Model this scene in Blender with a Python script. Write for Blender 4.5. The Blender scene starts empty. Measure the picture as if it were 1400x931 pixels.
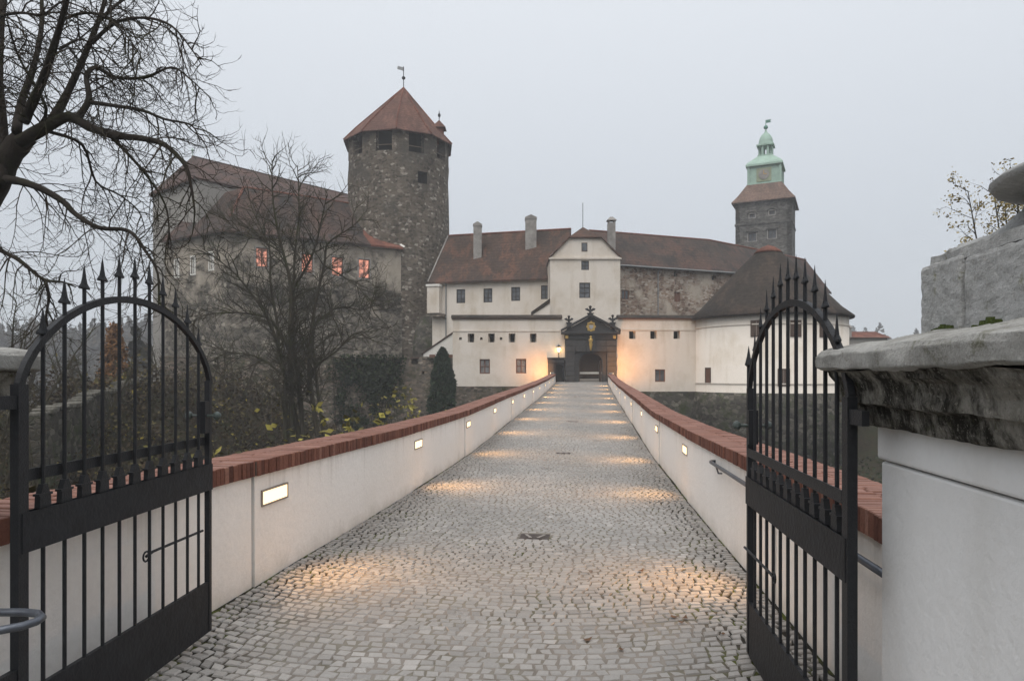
import bpy, math, random
import numpy as np
from mathutils import Vector, Matrix
rng = random.Random(7)
nr = np.random.RandomState(11)
scene = bpy.context.scene
COL = scene.collection

# ------------------------------------------------------------------ camera, sky, sun, exposure
EYE = 1.9
cam_data = bpy.data.cameras.new("camera")
cam = bpy.data.objects.new("camera", cam_data)
COL.objects.link(cam)
cam.location = (0, 0, EYE)
cam.rotation_euler = (math.radians(90), 0, 0)
cam_data.sensor_width = 36.0
cam_data.lens = 24.0
cam_data.shift_y = 0.0332
cam_data.clip_start = 0.05
cam_data.clip_end = 3000
scene.camera = cam

SUN_EL, SUN_ROT = math.radians(58), math.radians(200)
world = bpy.data.worlds.new("World")
scene.world = world
world.use_nodes = True
wt = world.node_tree
for n in list(wt.nodes):
    wt.nodes.remove(n)
w_out = wt.nodes.new("ShaderNodeOutputWorld")
w_bg = wt.nodes.new("ShaderNodeBackground")
w_bg.inputs["Strength"].default_value = 0.1
w_sky = wt.nodes.new("ShaderNodeTexSky")
w_sky.sky_type = 'NISHITA'
w_sky.sun_disc = False
w_sky.sun_elevation = SUN_EL
w_sky.sun_rotation = SUN_ROT
w_tc = wt.nodes.new("ShaderNodeTexCoord")
w_sep = wt.nodes.new("ShaderNodeSeparateXYZ")
w_ramp = wt.nodes.new("ShaderNodeValToRGB")       # even cloud deck, brighter to the zenith as any overcast sky
w_ramp.color_ramp.elements[0].position = 0.0
w_ramp.color_ramp.elements[0].color = (0.372, 0.405, 0.445, 1)
w_ramp.color_ramp.elements[1].position = 1.0
w_ramp.color_ramp.elements[1].color = (0.80, 0.82, 0.85, 1)
w_mul = wt.nodes.new("ShaderNodeVectorMath"); w_mul.operation = 'SCALE'; w_mul.inputs["Scale"].default_value = 10.0
w_mix = wt.nodes.new("ShaderNodeMix"); w_mix.data_type = 'RGBA'; w_mix.inputs["Factor"].default_value = 0.94
wl = wt.links.new
wl(w_tc.outputs["Generated"], w_sep.inputs[0])
wl(w_sep.outputs["Z"], w_ramp.inputs["Fac"])
wl(w_ramp.outputs["Color"], w_mul.inputs[0])
wl(w_sky.outputs["Color"], w_mix.inputs["A"])
wl(w_mul.outputs["Vector"], w_mix.inputs["B"])
wl(w_mix.outputs["Result"], w_bg.inputs["Color"])
wl(w_bg.outputs["Background"], w_out.inputs["Surface"])

sun_d = bpy.data.lights.new("sun", 'SUN')
sun_d.energy = 1.4
sun_d.angle = math.radians(50)
sun_d.color = (1.0, 0.95, 0.90)
sun = bpy.data.objects.new("sun", sun_d)
COL.objects.link(sun)
sun.rotation_euler = (math.radians(90) - SUN_EL, 0, math.radians(180) - SUN_ROT)

scene.view_settings.view_transform = 'Standard'
scene.view_settings.look = 'None'
scene.view_settings.exposure = 0.56
scene.view_settings.gamma = 1.0
scene.render.engine = 'CYCLES'
scene.cycles.use_denoising = True
scene.cycles.max_bounces = 6
scene.cycles.diffuse_bounces = 3
scene.cycles.glossy_bounces = 2
scene.cycles.transmission_bounces = 3
scene.cycles.volume_bounces = 1
scene.cycles.caustics_reflective = False
scene.cycles.caustics_refractive = False
scene.cycles.sample_clamp_indirect = 4.0

# ------------------------------------------------------------------ helpers
F, CX, HY = 933.3, 700.0, 512.0
def at(px, py, Y):
    return Vector(((px - CX) / F * Y, Y, EYE + (HY - py) / F * Y))
def kx(px): return (px - CX) / F
def ssm(a, b, x):
    t = np.clip((np.asarray(x, float) - a) / (b - a), 0, 1)
    return t * t * (3 - 2 * t)

OFF = {}
def newobj(name, data, parent=None):
    o = bpy.data.objects.new(name, data)
    COL.objects.link(o)
    if parent is not None:
        o.parent = parent
    return o
def tag(o, label, cat, group=None):
    o["label"] = label
    o["category"] = cat
    if group: o["group"] = group
    return o
def thing(name, label, cat, loc=(0, 0, 0), rz=0.0, group=None, world=True):
    """an Empty at the thing's base; world=True: its parts are given in world coordinates"""
    o = newobj(name, None)
    o.location = loc
    o.rotation_euler = (0, 0, rz)
    o.empty_display_size = 0.3
    OFF[o.name] = Vector(loc) if world else Vector((0, 0, 0))
    return tag(o, label, cat, group)

class MB:
    def __init__(self):
        self.v = []; self.f = []
    def add(self, vs, fs):
        b = len(self.v)
        self.v.extend([tuple(p) for p in vs])
        self.f.extend([tuple(b + i for i in f) for f in fs])
        return self
    def box(self, x0, x1, y0, y1, z0, z1, M=None):
        vs = [(x0, y0, z0), (x1, y0, z0), (x1, y1, z0), (x0, y1, z0), (x0, y0, z1), (x1, y0, z1), (x1, y1, z1), (x0, y1, z1)]
        if M is not None: vs = [M @ Vector(p) for p in vs]
        return self.add(vs, [(3, 2, 1, 0), (4, 5, 6, 7), (0, 1, 5, 4), (1, 2, 6, 5), (2, 3, 7, 6), (3, 0, 4, 7)])
    def taper(self, x0, x1, y0, y1, z0, z1, ix, iy=None, M=None):
        iy = ix if iy is None else iy
        vs = [(x0, y0, z0), (x1, y0, z0), (x1, y1, z0), (x0, y1, z0), (x0 + ix, y0 + iy, z1), (x1 - ix, y0 + iy, z1), (x1 - ix, y1 - iy, z1), (x0 + ix, y1 - iy, z1)]
        if M is not None: vs = [M @ Vector(p) for p in vs]
        return self.add(vs, [(3, 2, 1, 0), (4, 5, 6, 7), (0, 1, 5, 4), (1, 2, 6, 5), (2, 3, 7, 6), (3, 0, 4, 7)])
    def prism(self, poly, ext):
        """poly: ordered 3D points, extruded by the vector ext"""
        n = len(poly); e = Vector(ext)
        vs = [Vector(p) for p in poly] + [Vector(p) + e for p in poly]
        fs = [tuple(range(n)), tuple(range(2 * n - 1, n - 1, -1))]
        fs += [(i, n + i, n + (i + 1) % n, (i + 1) % n) for i in range(n)]
        return self.add(vs, fs)
    def slab(self, poly, th=0.18):
        return self.prism(poly, (0, 0, -th))
    def tube(self, pts, rad, n=6, cap=True):
        pts = [Vector(p) for p in pts]
        if not hasattr(rad, '__len__'): rad = [rad] * len(pts)
        vs = []; fs = []
        ref = None
        for i, p in enumerate(pts):
            d = (pts[min(i + 1, len(pts) - 1)] - pts[max(i - 1, 0)])
            if d.length < 1e-9: d = Vector((0, 0, 1))
            d.normalize()
            if ref is None:
                ref = d.orthogonal().normalized()
            ref = (ref - d * ref.dot(d))
            if ref.length < 1e-6: ref = d.orthogonal()
            ref.normalize()
            b = d.cross(ref)
            for k in range(n):
                a = 2 * math.pi * k / n
                vs.append(p + (ref * math.cos(a) + b * math.sin(a)) * rad[i])
        for i in range(len(pts) - 1):
            for k in range(n):
                fs.append((i * n + k, i * n + (k + 1) % n, (i + 1) * n + (k + 1) % n, (i + 1) * n + k))
        if cap:
            fs.append(tuple(range(n - 1, -1, -1)))
            fs.append(tuple((len(pts) - 1) * n + k for k in range(n)))
        return self.add(vs, fs)
    def lathe(self, prof, c=(0, 0), n=24, phase=0.0):
        vs = []; fs = []
        for r, z in prof:
            for k in range(n):
                a = phase + 2 * math.pi * k / n
                vs.append((c[0] + r * math.sin(a), c[1] - r * math.cos(a), z))
        for i in range(len(prof) - 1):
            for k in range(n):
                fs.append((i * n + k, i * n + (k + 1) % n, (i + 1) * n + (k + 1) % n, (i + 1) * n + k))
        fs.append(tuple(range(n - 1, -1, -1)))
        fs.append(tuple((len(prof) - 1) * n + k for k in range(n)))
        return self.add(vs, fs)
    def build(self, name, mat, parent=None, smooth=False, bevel=0.0):
        off = Vector((0, 0, 0))
        if parent is not None: off = OFF.get(parent.name, off)
        me = bpy.data.meshes.new(name)
        vs = self.v if off.length == 0 else [(p[0] - off.x, p[1] - off.y, p[2] - off.z) for p in self.v]
        me.from_pydata(vs, [], self.f)
        me.materials.append(mat)
        if smooth:
            me.polygons.foreach_set("use_smooth", [True] * len(me.polygons))
        me.update()
        o = newobj(name, me, parent)
        OFF[o.name] = off
        if bevel > 0:
            m = o.modifiers.new("bevel", 'BEVEL'); m.width = bevel; m.segments = 2; m.limit_method = 'ANGLE'
        return o

# ------------------------------------------------------------------ materials
class NT:
    def __init__(self, name):
        self.m = bpy.data.materials.new(name); self.m.use_nodes = True
        self.t = self.m.node_tree
        self.b = self.t.nodes["Principled BSDF"]
        self._pos = None
    def node(self, kind, **kw):
        n = self.t.nodes.new(kind)
        for k, v in kw.items(): setattr(n, k, v)
        return n
    def link(self, a, b): self.t.links.new(a, b)
    def pos(self, scale=(1, 1, 1)):
        if self._pos is None: self._pos = self.node("ShaderNodeNewGeometry").outputs["Position"]
        if scale == (1, 1, 1): return self._pos
        mp = self.node("ShaderNodeVectorMath", operation='MULTIPLY')
        self.link(self._pos, mp.inputs[0]); mp.inputs[1].default_value = scale
        return mp.outputs[0]
    def noise(self, scale, detail=4, rough=0.55, vec=None, dist=0.0):
        n = self.node("ShaderNodeTexNoise")
        n.inputs["Scale"].default_value = scale; n.inputs["Detail"].default_value = detail
        n.inputs["Roughness"].default_value = rough; n.inputs["Distortion"].default_value = dist
        self.link(vec if vec is not None else self.pos(), n.inputs["Vector"])
        return n.outputs["Fac"]
    def ramp(self, fac, stops):
        r = self.node("ShaderNodeValToRGB")
        els = r.color_ramp.elements
        while len(els) < len(stops): els.new(0.5)
        for e, (p, c) in zip(els, stops):
            e.position = p
            e.color = (c[0], c[1], c[2], 1) if hasattr(c, '__len__') else (c, c, c, 1)
        self.link(fac, r.inputs["Fac"])
        return r.outputs["Color"]
    def mix(self, fac, a, b, mode='MIX'):
        n = self.node("ShaderNodeMix", data_type='RGBA', blend_type=mode)
        for s, v in (("Factor", fac), ("A", a), ("B", b)):
            i = n.inputs[s]
            if hasattr(v, 'is_output') or isinstance(v, bpy.types.NodeSocket): self.link(v, i)
            elif s == "Factor": i.default_value = v
            else: i.default_value = (v[0], v[1], v[2], 1)
        return n.outputs["Result"]
    def out(self, color, rough=0.85, bump=None, bstr=0.3, bdist=0.02, metal=0.0, spec=0.3):
        if isinstance(color, bpy.types.NodeSocket): self.link(color, self.b.inputs["Base Color"])
        else: self.b.inputs["Base Color"].default_value = (*color, 1)
        if isinstance(rough, bpy.types.NodeSocket): self.link(rough, self.b.inputs["Roughness"])
        else: self.b.inputs["Roughness"].default_value = rough
        self.b.inputs["Metallic"].default_value = metal
        self.b.inputs["Specular IOR Level"].default_value = spec
        if bump is not None:
            bn = self.node("ShaderNodeBump"); bn.inputs["Strength"].default_value = bstr; bn.inputs["Distance"].default_value = bdist
            self.link(bump, bn.inputs["Height"]); self.link(bn.outputs["Normal"], self.b.inputs["Normal"])
        return self.m

def plaster(name, c, stain, amt=0.5, sc=1.0):
    t = NT(name)
    big = t.ramp(t.noise(0.45 * sc, 7, 0.65), [(0.46, 0.0), (0.66, 1.0)])
    streak = t.ramp(t.noise(1.0 * sc, 5, 0.6, t.pos((1.6, 1.6, 0.22))), [(0.52, 0.0), (0.75, 1.0)])
    fine = t.noise(14 * sc, 4, 0.6)
    c1 = t.mix(t.mix(0.5, big, streak), c, stain)
    lite = t.ramp(fine, [(0.3, 0.93), (0.7, 1.0)])
    c2 = t.mix(1.0, c1, lite, 'MULTIPLY')
    c3 = t.mix(amt, c, c2)
    return t.out(c3, 0.9, t.noise(9 * sc, 6, 0.65), 0.25, 0.03, spec=0.15)

def rubble(name, stops, cell=2.4, mortar=(0.16, 0.145, 0.125), patch=None, moss=None, squash=1.5, zfade=None):
    t = NT(name)
    v = t.node("ShaderNodeTexVoronoi"); v.inputs["Scale"].default_value = cell
    warp = t.noise(1.3, 3)
    wv = t.node("ShaderNodeVectorMath", operation='ADD')
    ws = t.node("ShaderNodeVectorMath", operation='SCALE'); ws.inputs["Scale"].default_value = 0.25
    cmb = t.node("ShaderNodeCombineXYZ")
    for k in range(3): t.link(warp, cmb.inputs[k])
    t.link(cmb.outputs[0], ws.inputs[0])
    t.link(t.pos((1, 1, squash)), wv.inputs[0]); t.link(ws.outputs[0], wv.inputs[1])
    t.link(wv.outputs[0], v.inputs["Vector"])
    sep = t.node("ShaderNodeSeparateColor"); t.link(v.outputs["Color"], sep.inputs[0])
    stone = t.ramp(sep.outputs[0], stops)
    ve = t.node("ShaderNodeTexVoronoi", feature='DISTANCE_TO_EDGE'); ve.inputs["Scale"].default_value = cell
    t.link(wv.outputs[0], ve.inputs["Vector"])
    edge = t.ramp(ve.outputs["Distance"], [(0.01, 0.0), (0.09, 1.0)])
    col = t.mix(edge, mortar, stone)
    tone = t.ramp(t.noise(0.28, 5, 0.6), [(0.3, 0.6), (0.7, 1.25)])
    col = t.mix(0.8, col, tone, 'MULTIPLY')
    grit = t.ramp(t.noise(7, 5, 0.7), [(0.3, 0.75), (0.7, 1.15)])
    col = t.mix(0.8, col, grit, 'MULTIPLY')
    if patch is not None:
        pc, lo, hi, sc = patch
        pn = t.noise(sc, 7, 0.62)
        if zfade:
            sz = t.node("ShaderNodeSeparateXYZ"); t.link(t.pos(), sz.inputs[0])
            ml = t.node("ShaderNodeMath", operation='MULTIPLY_ADD'); t.link(sz.outputs["Z"], ml.inputs[0]); ml.inputs[1].default_value = zfade[0]; ml.inputs[2].default_value = -zfade[0] * zfade[1]
            ad = t.node("ShaderNodeMath", operation='ADD'); t.link(pn, ad.inputs[0]); t.link(ml.outputs[0], ad.inputs[1]); pn = ad.outputs[0]
        pm = t.ramp(pn, [(lo, 0.0), (hi, 1.0)])
        col = t.mix(pm, col, pc)
        col = t.mix(0.6, col, t.ramp(t.noise(1.1, 5, 0.65, t.pos((1, 1, .4))), [(0.3, 0.65), (0.7, 1.15)]), 'MULTIPLY')
    if moss is not None:
        mm = t.ramp(t.noise(0.9, 6, 0.65), [(0.5, 0.0), (0.66, 1.0)])
        col = t.mix(mm, col, moss)
    hgt = t.mix(0.35, edge, t.noise(6, 5))
    return t.out(col, 0.95, hgt, 0.8, 0.08, spec=0.1)

def roof(name, c1, c2, c3):
    t = NT(name)
    n1 = t.ramp(t.noise(0.22, 6, 0.65), [(0.35, 0), (0.65, 1)])
    col = t.mix(n1, c1, c2)
    n2 = t.ramp(t.noise(0.8, 6, 0.7, t.pos((1, .6, 0.16))), [(0.48, 0), (0.62, 1)])
    col = t.mix(n2, col, c3)
    grit = t.ramp(t.noise(3.2, 5, 0.85), [(0.3, 0.45), (0.7, 1.5)])
    col = t.mix(0.9, col, grit, 'MULTIPLY')
    w = t.node("ShaderNodeTexWave", wave_type='BANDS', bands_direction='Z', wave_profile='SAW')
    w.inputs["Scale"].default_value = 0.9; w.inputs["Distortion"].default_value = 1.2; w.inputs["Detail"].default_value = 2
    t.link(t.pos(), w.inputs["Vector"])
    col = t.mix(0.5, col, t.ramp(w.outputs["Fac"], [(0.0, 0.6), (0.3, 1.1)]), 'MULTIPLY')
    return t.out(col, 0.9, w.outputs["Fac"], 0.5, 0.05, spec=0.15)

def plain(name, c, rough=0.8, var=0.15, sc=6.0, metal=0.0, spec=0.3, bump=0.2):
    t = NT(name)
    f = t.ramp(t.noise(sc, 5, 0.6), [(0.25, 1 - var), (0.75, 1 + var)])
    return t.out(t.mix(1.0, c, f, 'MULTIPLY'), rough, t.noise(sc * 4, 4), bump, 0.01, metal, spec)

M = {}
def mat_parapet():
    t = NT('parapet_plaster')
    c, stain = (0.86, 0.825, 0.785), (0.74, 0.695, 0.64)
    big = t.ramp(t.noise(0.6, 6, 0.6), [(0.42, 0.0), (0.7, 0.55)])
    col = t.mix(big, c, stain)
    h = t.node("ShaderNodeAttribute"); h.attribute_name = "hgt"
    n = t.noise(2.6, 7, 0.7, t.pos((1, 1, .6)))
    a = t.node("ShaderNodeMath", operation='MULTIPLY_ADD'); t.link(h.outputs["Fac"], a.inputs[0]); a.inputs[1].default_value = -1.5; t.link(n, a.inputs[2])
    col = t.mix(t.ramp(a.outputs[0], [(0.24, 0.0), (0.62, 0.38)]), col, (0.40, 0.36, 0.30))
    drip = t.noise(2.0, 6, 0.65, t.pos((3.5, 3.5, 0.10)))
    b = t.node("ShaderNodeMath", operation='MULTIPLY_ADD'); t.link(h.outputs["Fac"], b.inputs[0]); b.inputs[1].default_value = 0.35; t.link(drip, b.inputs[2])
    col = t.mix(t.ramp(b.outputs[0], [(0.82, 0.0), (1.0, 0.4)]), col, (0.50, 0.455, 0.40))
    col = t.mix(0.6, col, t.ramp(t.noise(22, 5, 0.7), [(0.3, 0.9), (0.7, 1.04)]), 'MULTIPLY')
    return t.out(col, 0.9, t.noise(13, 7, 0.7), 0.35, 0.03, spec=0.15)
M['parapet_old'] = plaster('parapet_plaster', (0.82, 0.785, 0.745), (0.70, 0.66, 0.61), 0.5, 1.6)
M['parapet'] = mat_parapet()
M['pillar'] = plaster('pillar_plaster', (0.76, 0.755, 0.745), (0.55, 0.53, 0.49), 0.5, 2.2)
M['cream'] = plaster('castle_plaster', (0.71, 0.65, 0.575), (0.50, 0.42, 0.315), 0.95, 0.9)
M['grey_plaster'] = plaster('grey_plaster', (0.30, 0.285, 0.26), (0.19, 0.178, 0.158), 0.85, 0.8)
M['keep'] = rubble('keep_stone', [(0.0, (0.075, 0.063, 0.049)), (0.40, (0.14, 0.117, 0.09)), (0.76, (0.19, 0.158, 0.122)), (0.90, (0.25, 0.217, 0.177)), (0.96, (0.43, 0.39, 0.33))], 2.7, (0.165, 0.143, 0.117), patch=((0.095, 0.086, 0.072), 0.58, 0.74, 0.33), zfade=(0.010, 17))
M['palas'] = rubble('palas_wall', [(0.0, (0.065, 0.059, 0.05)), (0.5, (0.15, 0.133, 0.108)), (0.85, (0.23, 0.205, 0.168)), (1.0, (0.38, 0.345, 0.285))], 2.2, (0.2, 0.18, 0.15), patch=((0.40, 0.35, 0.285), 0.47, 0.60, 0.42), zfade=(0.018, 10.5))
M['palas_low'] = rubble('palas_low_wall', [(0.0, (0.06, 0.055, 0.048)), (0.5, (0.12, 0.108, 0.09)), (1.0, (0.25, 0.225, 0.19))], 2.1, (0.15, 0.135, 0.115), patch=((0.2, 0.18, 0.15), 0.48, 0.68, 0.3))
M['brickwall'] = rubble('brick_rubble', [(0.0, (0.15, 0.105, 0.08)), (0.4, (0.27, 0.18, 0.13)), (0.7, (0.36, 0.28, 0.22)), (1.0, (0.55, 0.49, 0.42))], 2.4, (0.40, 0.345, 0.285), patch=((0.46, 0.40, 0.33), 0.52, 0.64, 0.4), squash=2.0)
M['base'] = rubble('ditch_stone', [(0.0, (0.05, 0.047, 0.04)), (0.5, (0.10, 0.09, 0.075)), (1.0, (0.18, 0.165, 0.135))], 2.4, (0.09, 0.085, 0.07), moss=(0.055, 0.065, 0.03))
M['curtain'] = rubble('curtain_stone', [(0.0, (0.08, 0.072, 0.06)), (0.5, (0.165, 0.14, 0.112)), (0.85, (0.22, 0.165, 0.13)), (1.0, (0.36, 0.32, 0.26))], 2.6, (0.16, 0.142, 0.118), moss=(0.06, 0.062, 0.032), squash=2.0)
M['clocktower'] = rubble('clock_tower_stone', [(0.0, (0.075, 0.073, 0.068)), (0.6, (0.12, 0.115, 0.105)), (1.0, (0.2, 0.19, 0.175))], 1.9, (0.15, 0.145, 0.13), squash=2.2)
M['roof_brown'] = roof('roof_brown', (0.048, 0.037, 0.031), (0.082, 0.052, 0.040), (0.115, 0.062, 0.044))
M['roof_dark'] = roof('roof_dark', (0.028, 0.024, 0.021), (0.042, 0.034, 0.028), (0.062, 0.046, 0.036))
M['roof_red'] = roof('roof_red', (0.16, 0.062, 0.042), (0.11, 0.05, 0.038), (0.21, 0.09, 0.062))
M['roof_keep'] = roof('roof_keep', (0.135, 0.068, 0.05), (0.085, 0.05, 0.041), (0.17, 0.09, 0.068))
M['roof_palas'] = roof('roof_palas', (0.055, 0.044, 0.038), (0.095, 0.056, 0.044), (0.038, 0.033, 0.030))
M['roof_tall'] = roof('roof_tall', (0.088, 0.060, 0.051), (0.065, 0.048, 0.043), (0.115, 0.072, 0.06))
M['roof_tower'] = roof('roof_tower', (0.17, 0.11, 0.085), (0.12, 0.088, 0.072), (0.2, 0.135, 0.105))
M['copper'] = plain('green_copper', (0.32, 0.44, 0.365), 0.7, 0.18, 1.2)
M['copper_dark'] = plain('dark_copper', (0.10, 0.22, 0.17), 0.7, 0.2, 1.2)
M['clock'] = plain('clock_board', (0.27, 0.30, 0.20), 0.7, 0.15, 2)
M['white_trim'] = plain('white_trim', (0.7, 0.68, 0.63), 0.8, 0.08, 4)
M['portal'] = plain('portal_stone', (0.05, 0.048, 0.047), 0.75, 0.3, 3.0, bump=0.4)
M['portal_dark'] = plain('portal_trim', (0.032, 0.031, 0.031), 0.7, 0.3, 3.0)
M['gold'] = plain('gilding', (0.50, 0.33, 0.10), 0.45, 0.2, 8, metal=0.4)
M['silver'] = plain('grey_shield', (0.35, 0.35, 0.37), 0.6, 0.2, 8)
M['iron'] = plain('black_iron', (0.011, 0.012, 0.0145), 0.55, 0.35, 30, metal=0.0, spec=0.35, bump=0.4)
M['iron_plate'] = plain('iron_plate', (0.014, 0.015, 0.0175), 0.6, 0.4, 9, spec=0.25, bump=0.5)
M['iron_ball'] = plain('worn_knob', (0.06, 0.075, 0.07), 0.45, 0.3, 40)
M['steel'] = plain('steel_tube', (0.11, 0.12, 0.14), 0.35, 0.2, 20, metal=0.6)
M['lampframe'] = plain('lamp_frame', (0.30, 0.26, 0.22), 0.5, 0.1, 20, metal=0.5)
M['wood'] = plain('brown_wood', (0.085, 0.055, 0.04), 0.75, 0.25, 14)
M['wood_red'] = plain('red_brown_wood', (0.15, 0.075, 0.05), 0.75, 0.2, 10)
M['old_wood'] = plain('weathered_wood', (0.16, 0.125, 0.09), 0.9, 0.4, 18)
M['zinc'] = plain('zinc_pipe', (0.24, 0.25, 0.25), 0.55, 0.15, 6, metal=0.3)
M['chimney'] = plain('chimney_render', (0.27, 0.255, 0.235), 0.9, 0.35, 1.6, bump=0.4)
M['dark'] = plain('dark_void', (0.012, 0.012, 0.012), 0.95, 0.1)
M['plate'] = plain('drain_iron', (0.055, 0.042, 0.036), 0.6, 0.3, 20, metal=0.3)
M['plate_light'] = plain('drain_relief', (0.22, 0.20, 0.18), 0.6, 0.2, 20)
def glass(name, c, rough=0.12):
    t = NT(name)
    f = t.ramp(t.noise(1.7, 2), [(0.3, 0.6), (0.7, 1.5)])
    return t.out(t.mix(1.0, c, f, 'MULTIPLY'), rough, t.noise(3, 2), 0.08, 0.02, spec=0.6)
M['glass'] = glass('window_glass', (0.085, 0.092, 0.10))
M['sash'] = plain('dark_sash', (0.035, 0.028, 0.024), 0.6, 0.2, 10)
M['glass_pale'] = glass('pale_window_glass', (0.20, 0.20, 0.20))
def emit(name, c, s, base=(0.8, 0.8, 0.8), sc=None):
    t = NT(name)
    t.b.inputs["Base Color"].default_value = (*base, 1)
    if sc:
        t.link(t.mix(1.0, c, t.ramp(t.noise(sc, 3), [(0.40, 0.12), (0.58, 1.5)]), 'MULTIPLY'), t.b.inputs["Emission Color"])
    else:
        t.b.inputs["Emission Color"].default_value = (*c, 1)
    t.b.inputs["Emission Strength"].default_value = s
    return t.m
M['lamp'] = emit('lamp_diffuser', (1.0, 0.68, 0.33), 1.1)
M['lantern'] = emit('lantern_glow', (1.0, 0.62, 0.22), 6.0)
M['lit_window'] = emit('lit_window_pane', (1.0, 0.40, 0.27), 0.42, (0.1, 0.06, 0.05), 1.6)
M['flood'] = emit('floodlight_glass', (1.0, 0.68, 0.34), 5.0)

def mat_sett():
    t = NT('granite_sett')
    a = t.node("ShaderNodeAttribute"); a.attribute_name = "tone"
    col = t.ramp(a.outputs["Fac"], [(0.0, (0.175, 0.166, 0.155)), (0.35, (0.25, 0.238, 0.223)), (0.7, (0.30, 0.286, 0.269)), (1.0, (0.385, 0.368, 0.348))])
    g = t.ramp(t.noise(60, 5, 0.7), [(0.25, 0.72), (0.75, 1.2)])
    col = t.mix(0.8, col, g, 'MULTIPLY')
    g2 = t.ramp(t.noise(0.6, 5, 0.6), [(0.3, 0.78), (0.7, 1.16)])
    col = t.mix(0.7, col, g2, 'MULTIPLY')
    rg = t.ramp(t.noise(1.1, 4), [(0.35, 0.26), (0.65, 0.52)])
    return t.out(col, rg, t.noise(45, 5, 0.7), 0.5, 0.006, spec=0.35)
M['sett'] = mat_sett()
def mat_joint():
    t = NT('sett_joint')
    a = t.node("ShaderNodeAttribute"); a.attribute_name = "edge"
    n = t.noise(3.0, 5, 0.6)
    m = t.node("ShaderNodeMath", operation='ADD'); t.link(a.outputs["Fac"], m.inputs[0]); t.link(n, m.inputs[1])
    col = t.ramp(m.outputs[0], [(0.48, (0.215, 0.195, 0.174)), (0.82, (0.095, 0.083, 0.068)), (1.15, (0.03, 0.027, 0.022))])
    mossm = t.ramp(t.noise(2.4, 6, 0.7), [(0.50, 0.0), (0.58, 1.0)])
    e2 = t.mix(1.0, mossm, t.ramp(a.outputs["Fac"], [(0.05, 0.2), (0.4, 1.0)]), 'MULTIPLY')
    col = t.mix(e2, col, (0.075, 0.085, 0.022))
    return t.out(col, 0.95, t.noise(80, 4), 0.6, 0.01, spec=0.1)
M['joint'] = mat_joint()
def mat_brick():
    t = NT('coping_brick')
    a = t.node("ShaderNodeAttribute"); a.attribute_name = "tone"
    col = t.ramp(a.outputs["Fac"], [(0.0, (0.085, 0.034, 0.025)), (0.5, (0.16, 0.066, 0.046)), (0.85, (0.22, 0.098, 0.068)), (1.0, (0.27, 0.14, 0.105))])
    g = t.ramp(t.noise(30, 5, 0.7), [(0.3, 0.65), (0.7, 1.25)])
    col = t.mix(0.8, col, g, 'MULTIPLY')
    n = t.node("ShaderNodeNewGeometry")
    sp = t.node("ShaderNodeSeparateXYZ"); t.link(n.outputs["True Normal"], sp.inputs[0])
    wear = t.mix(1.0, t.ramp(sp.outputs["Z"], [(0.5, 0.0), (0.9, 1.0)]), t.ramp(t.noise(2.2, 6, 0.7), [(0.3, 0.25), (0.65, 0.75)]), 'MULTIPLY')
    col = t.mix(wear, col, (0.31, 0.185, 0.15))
    return t.out(col, 0.85, t.noise(40, 5, 0.7), 0.5, 0.01, spec=0.2)
M['brick'] = mat_brick()
M['mortar'] = plain('mortar', (0.12, 0.085, 0.07), 0.95, 0.25, 25)
def mat_capstone(name, base, light, dark, mossc=(0.07, 0.08, 0.03), dk=(0.50, 0.70)):
    t = NT(name)
    col = t.mix(t.ramp(t.noise(6.0, 8, 0.75), [(0.38, 0), (0.62, 1)]), base, light)
    col = t.mix(t.ramp(t.noise(3.5, 8, 0.75, t.pos((1.2, 1.2, 0.8))), [(dk[0], 0), (dk[1], 1)]), col, dark)
    col = t.mix(t.ramp(t.noise(70, 5, 0.8), [(0.56, 0), (0.68, 0.65)]), col, dark)
    col = t.mix(t.ramp(t.noise(55, 4, 0.8, t.pos((1, 1, 1.3))), [(0.58, 0), (0.66, 0.6)]), col, (light[0] * 1.35, light[1] * 1.35, light[2] * 1.3))
    col = t.mix(t.ramp(t.noise(7.5, 7, 0.8), [(0.57, 0), (0.66, 0.85)]), col, mossc)
    return t.out(col, 0.95, t.mix(0.5, t.noise(16, 8, 0.78), t.noise(90, 5, .7)), 1.0, 0.018, spec=0.1)
M['cap'] = mat_capstone('weathered_cap_stone', (0.30, 0.295, 0.275), (0.44, 0.435, 0.415), (0.10, 0.095, 0.083), (0.15, 0.15, 0.10), (0.54, 0.74))
M['capblock'] = mat_capstone('weathered_block_stone', (0.36, 0.36, 0.35), (0.47, 0.47, 0.465), (0.18, 0.175, 0.16), (0.22, 0.22, 0.15), (0.57, 0.78))
M['mossy'] = mat_capstone('mossy_field_stone', (0.10, 0.095, 0.08), (0.19, 0.18, 0.155), (0.04, 0.037, 0.03), (0.06, 0.065, 0.03))
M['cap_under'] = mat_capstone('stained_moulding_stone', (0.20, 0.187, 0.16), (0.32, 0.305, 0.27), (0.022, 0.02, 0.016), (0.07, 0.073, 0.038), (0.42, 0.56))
def mat_bark(name, c1, c2, moss):
    t = NT(name)
    col = t.mix(t.noise(5, 5, 0.7), c1, c2)
    col = t.mix(t.ramp(t.noise(1.5, 5, 0.65), [(0.5, 0), (0.65, 0.8)]), col, moss)
    return t.out(col, 0.95, t.noise(14, 5, 0.7, t.pos((2, 2, .5))), 0.9, 0.03, spec=0.1)
M['bark'] = mat_bark('dark_bark', (0.018, 0.015, 0.013), (0.055, 0.046, 0.038), (0.04, 0.042, 0.02))
M['twig'] = mat_bark('twig_bark', (0.025, 0.02, 0.016), (0.06, 0.048, 0.036), (0.04, 0.042, 0.02))
M['bark_b'] = mat_bark('mossy_bark', (0.036, 0.032, 0.023), (0.085, 0.073, 0.054), (0.058, 0.064, 0.03))
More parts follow.
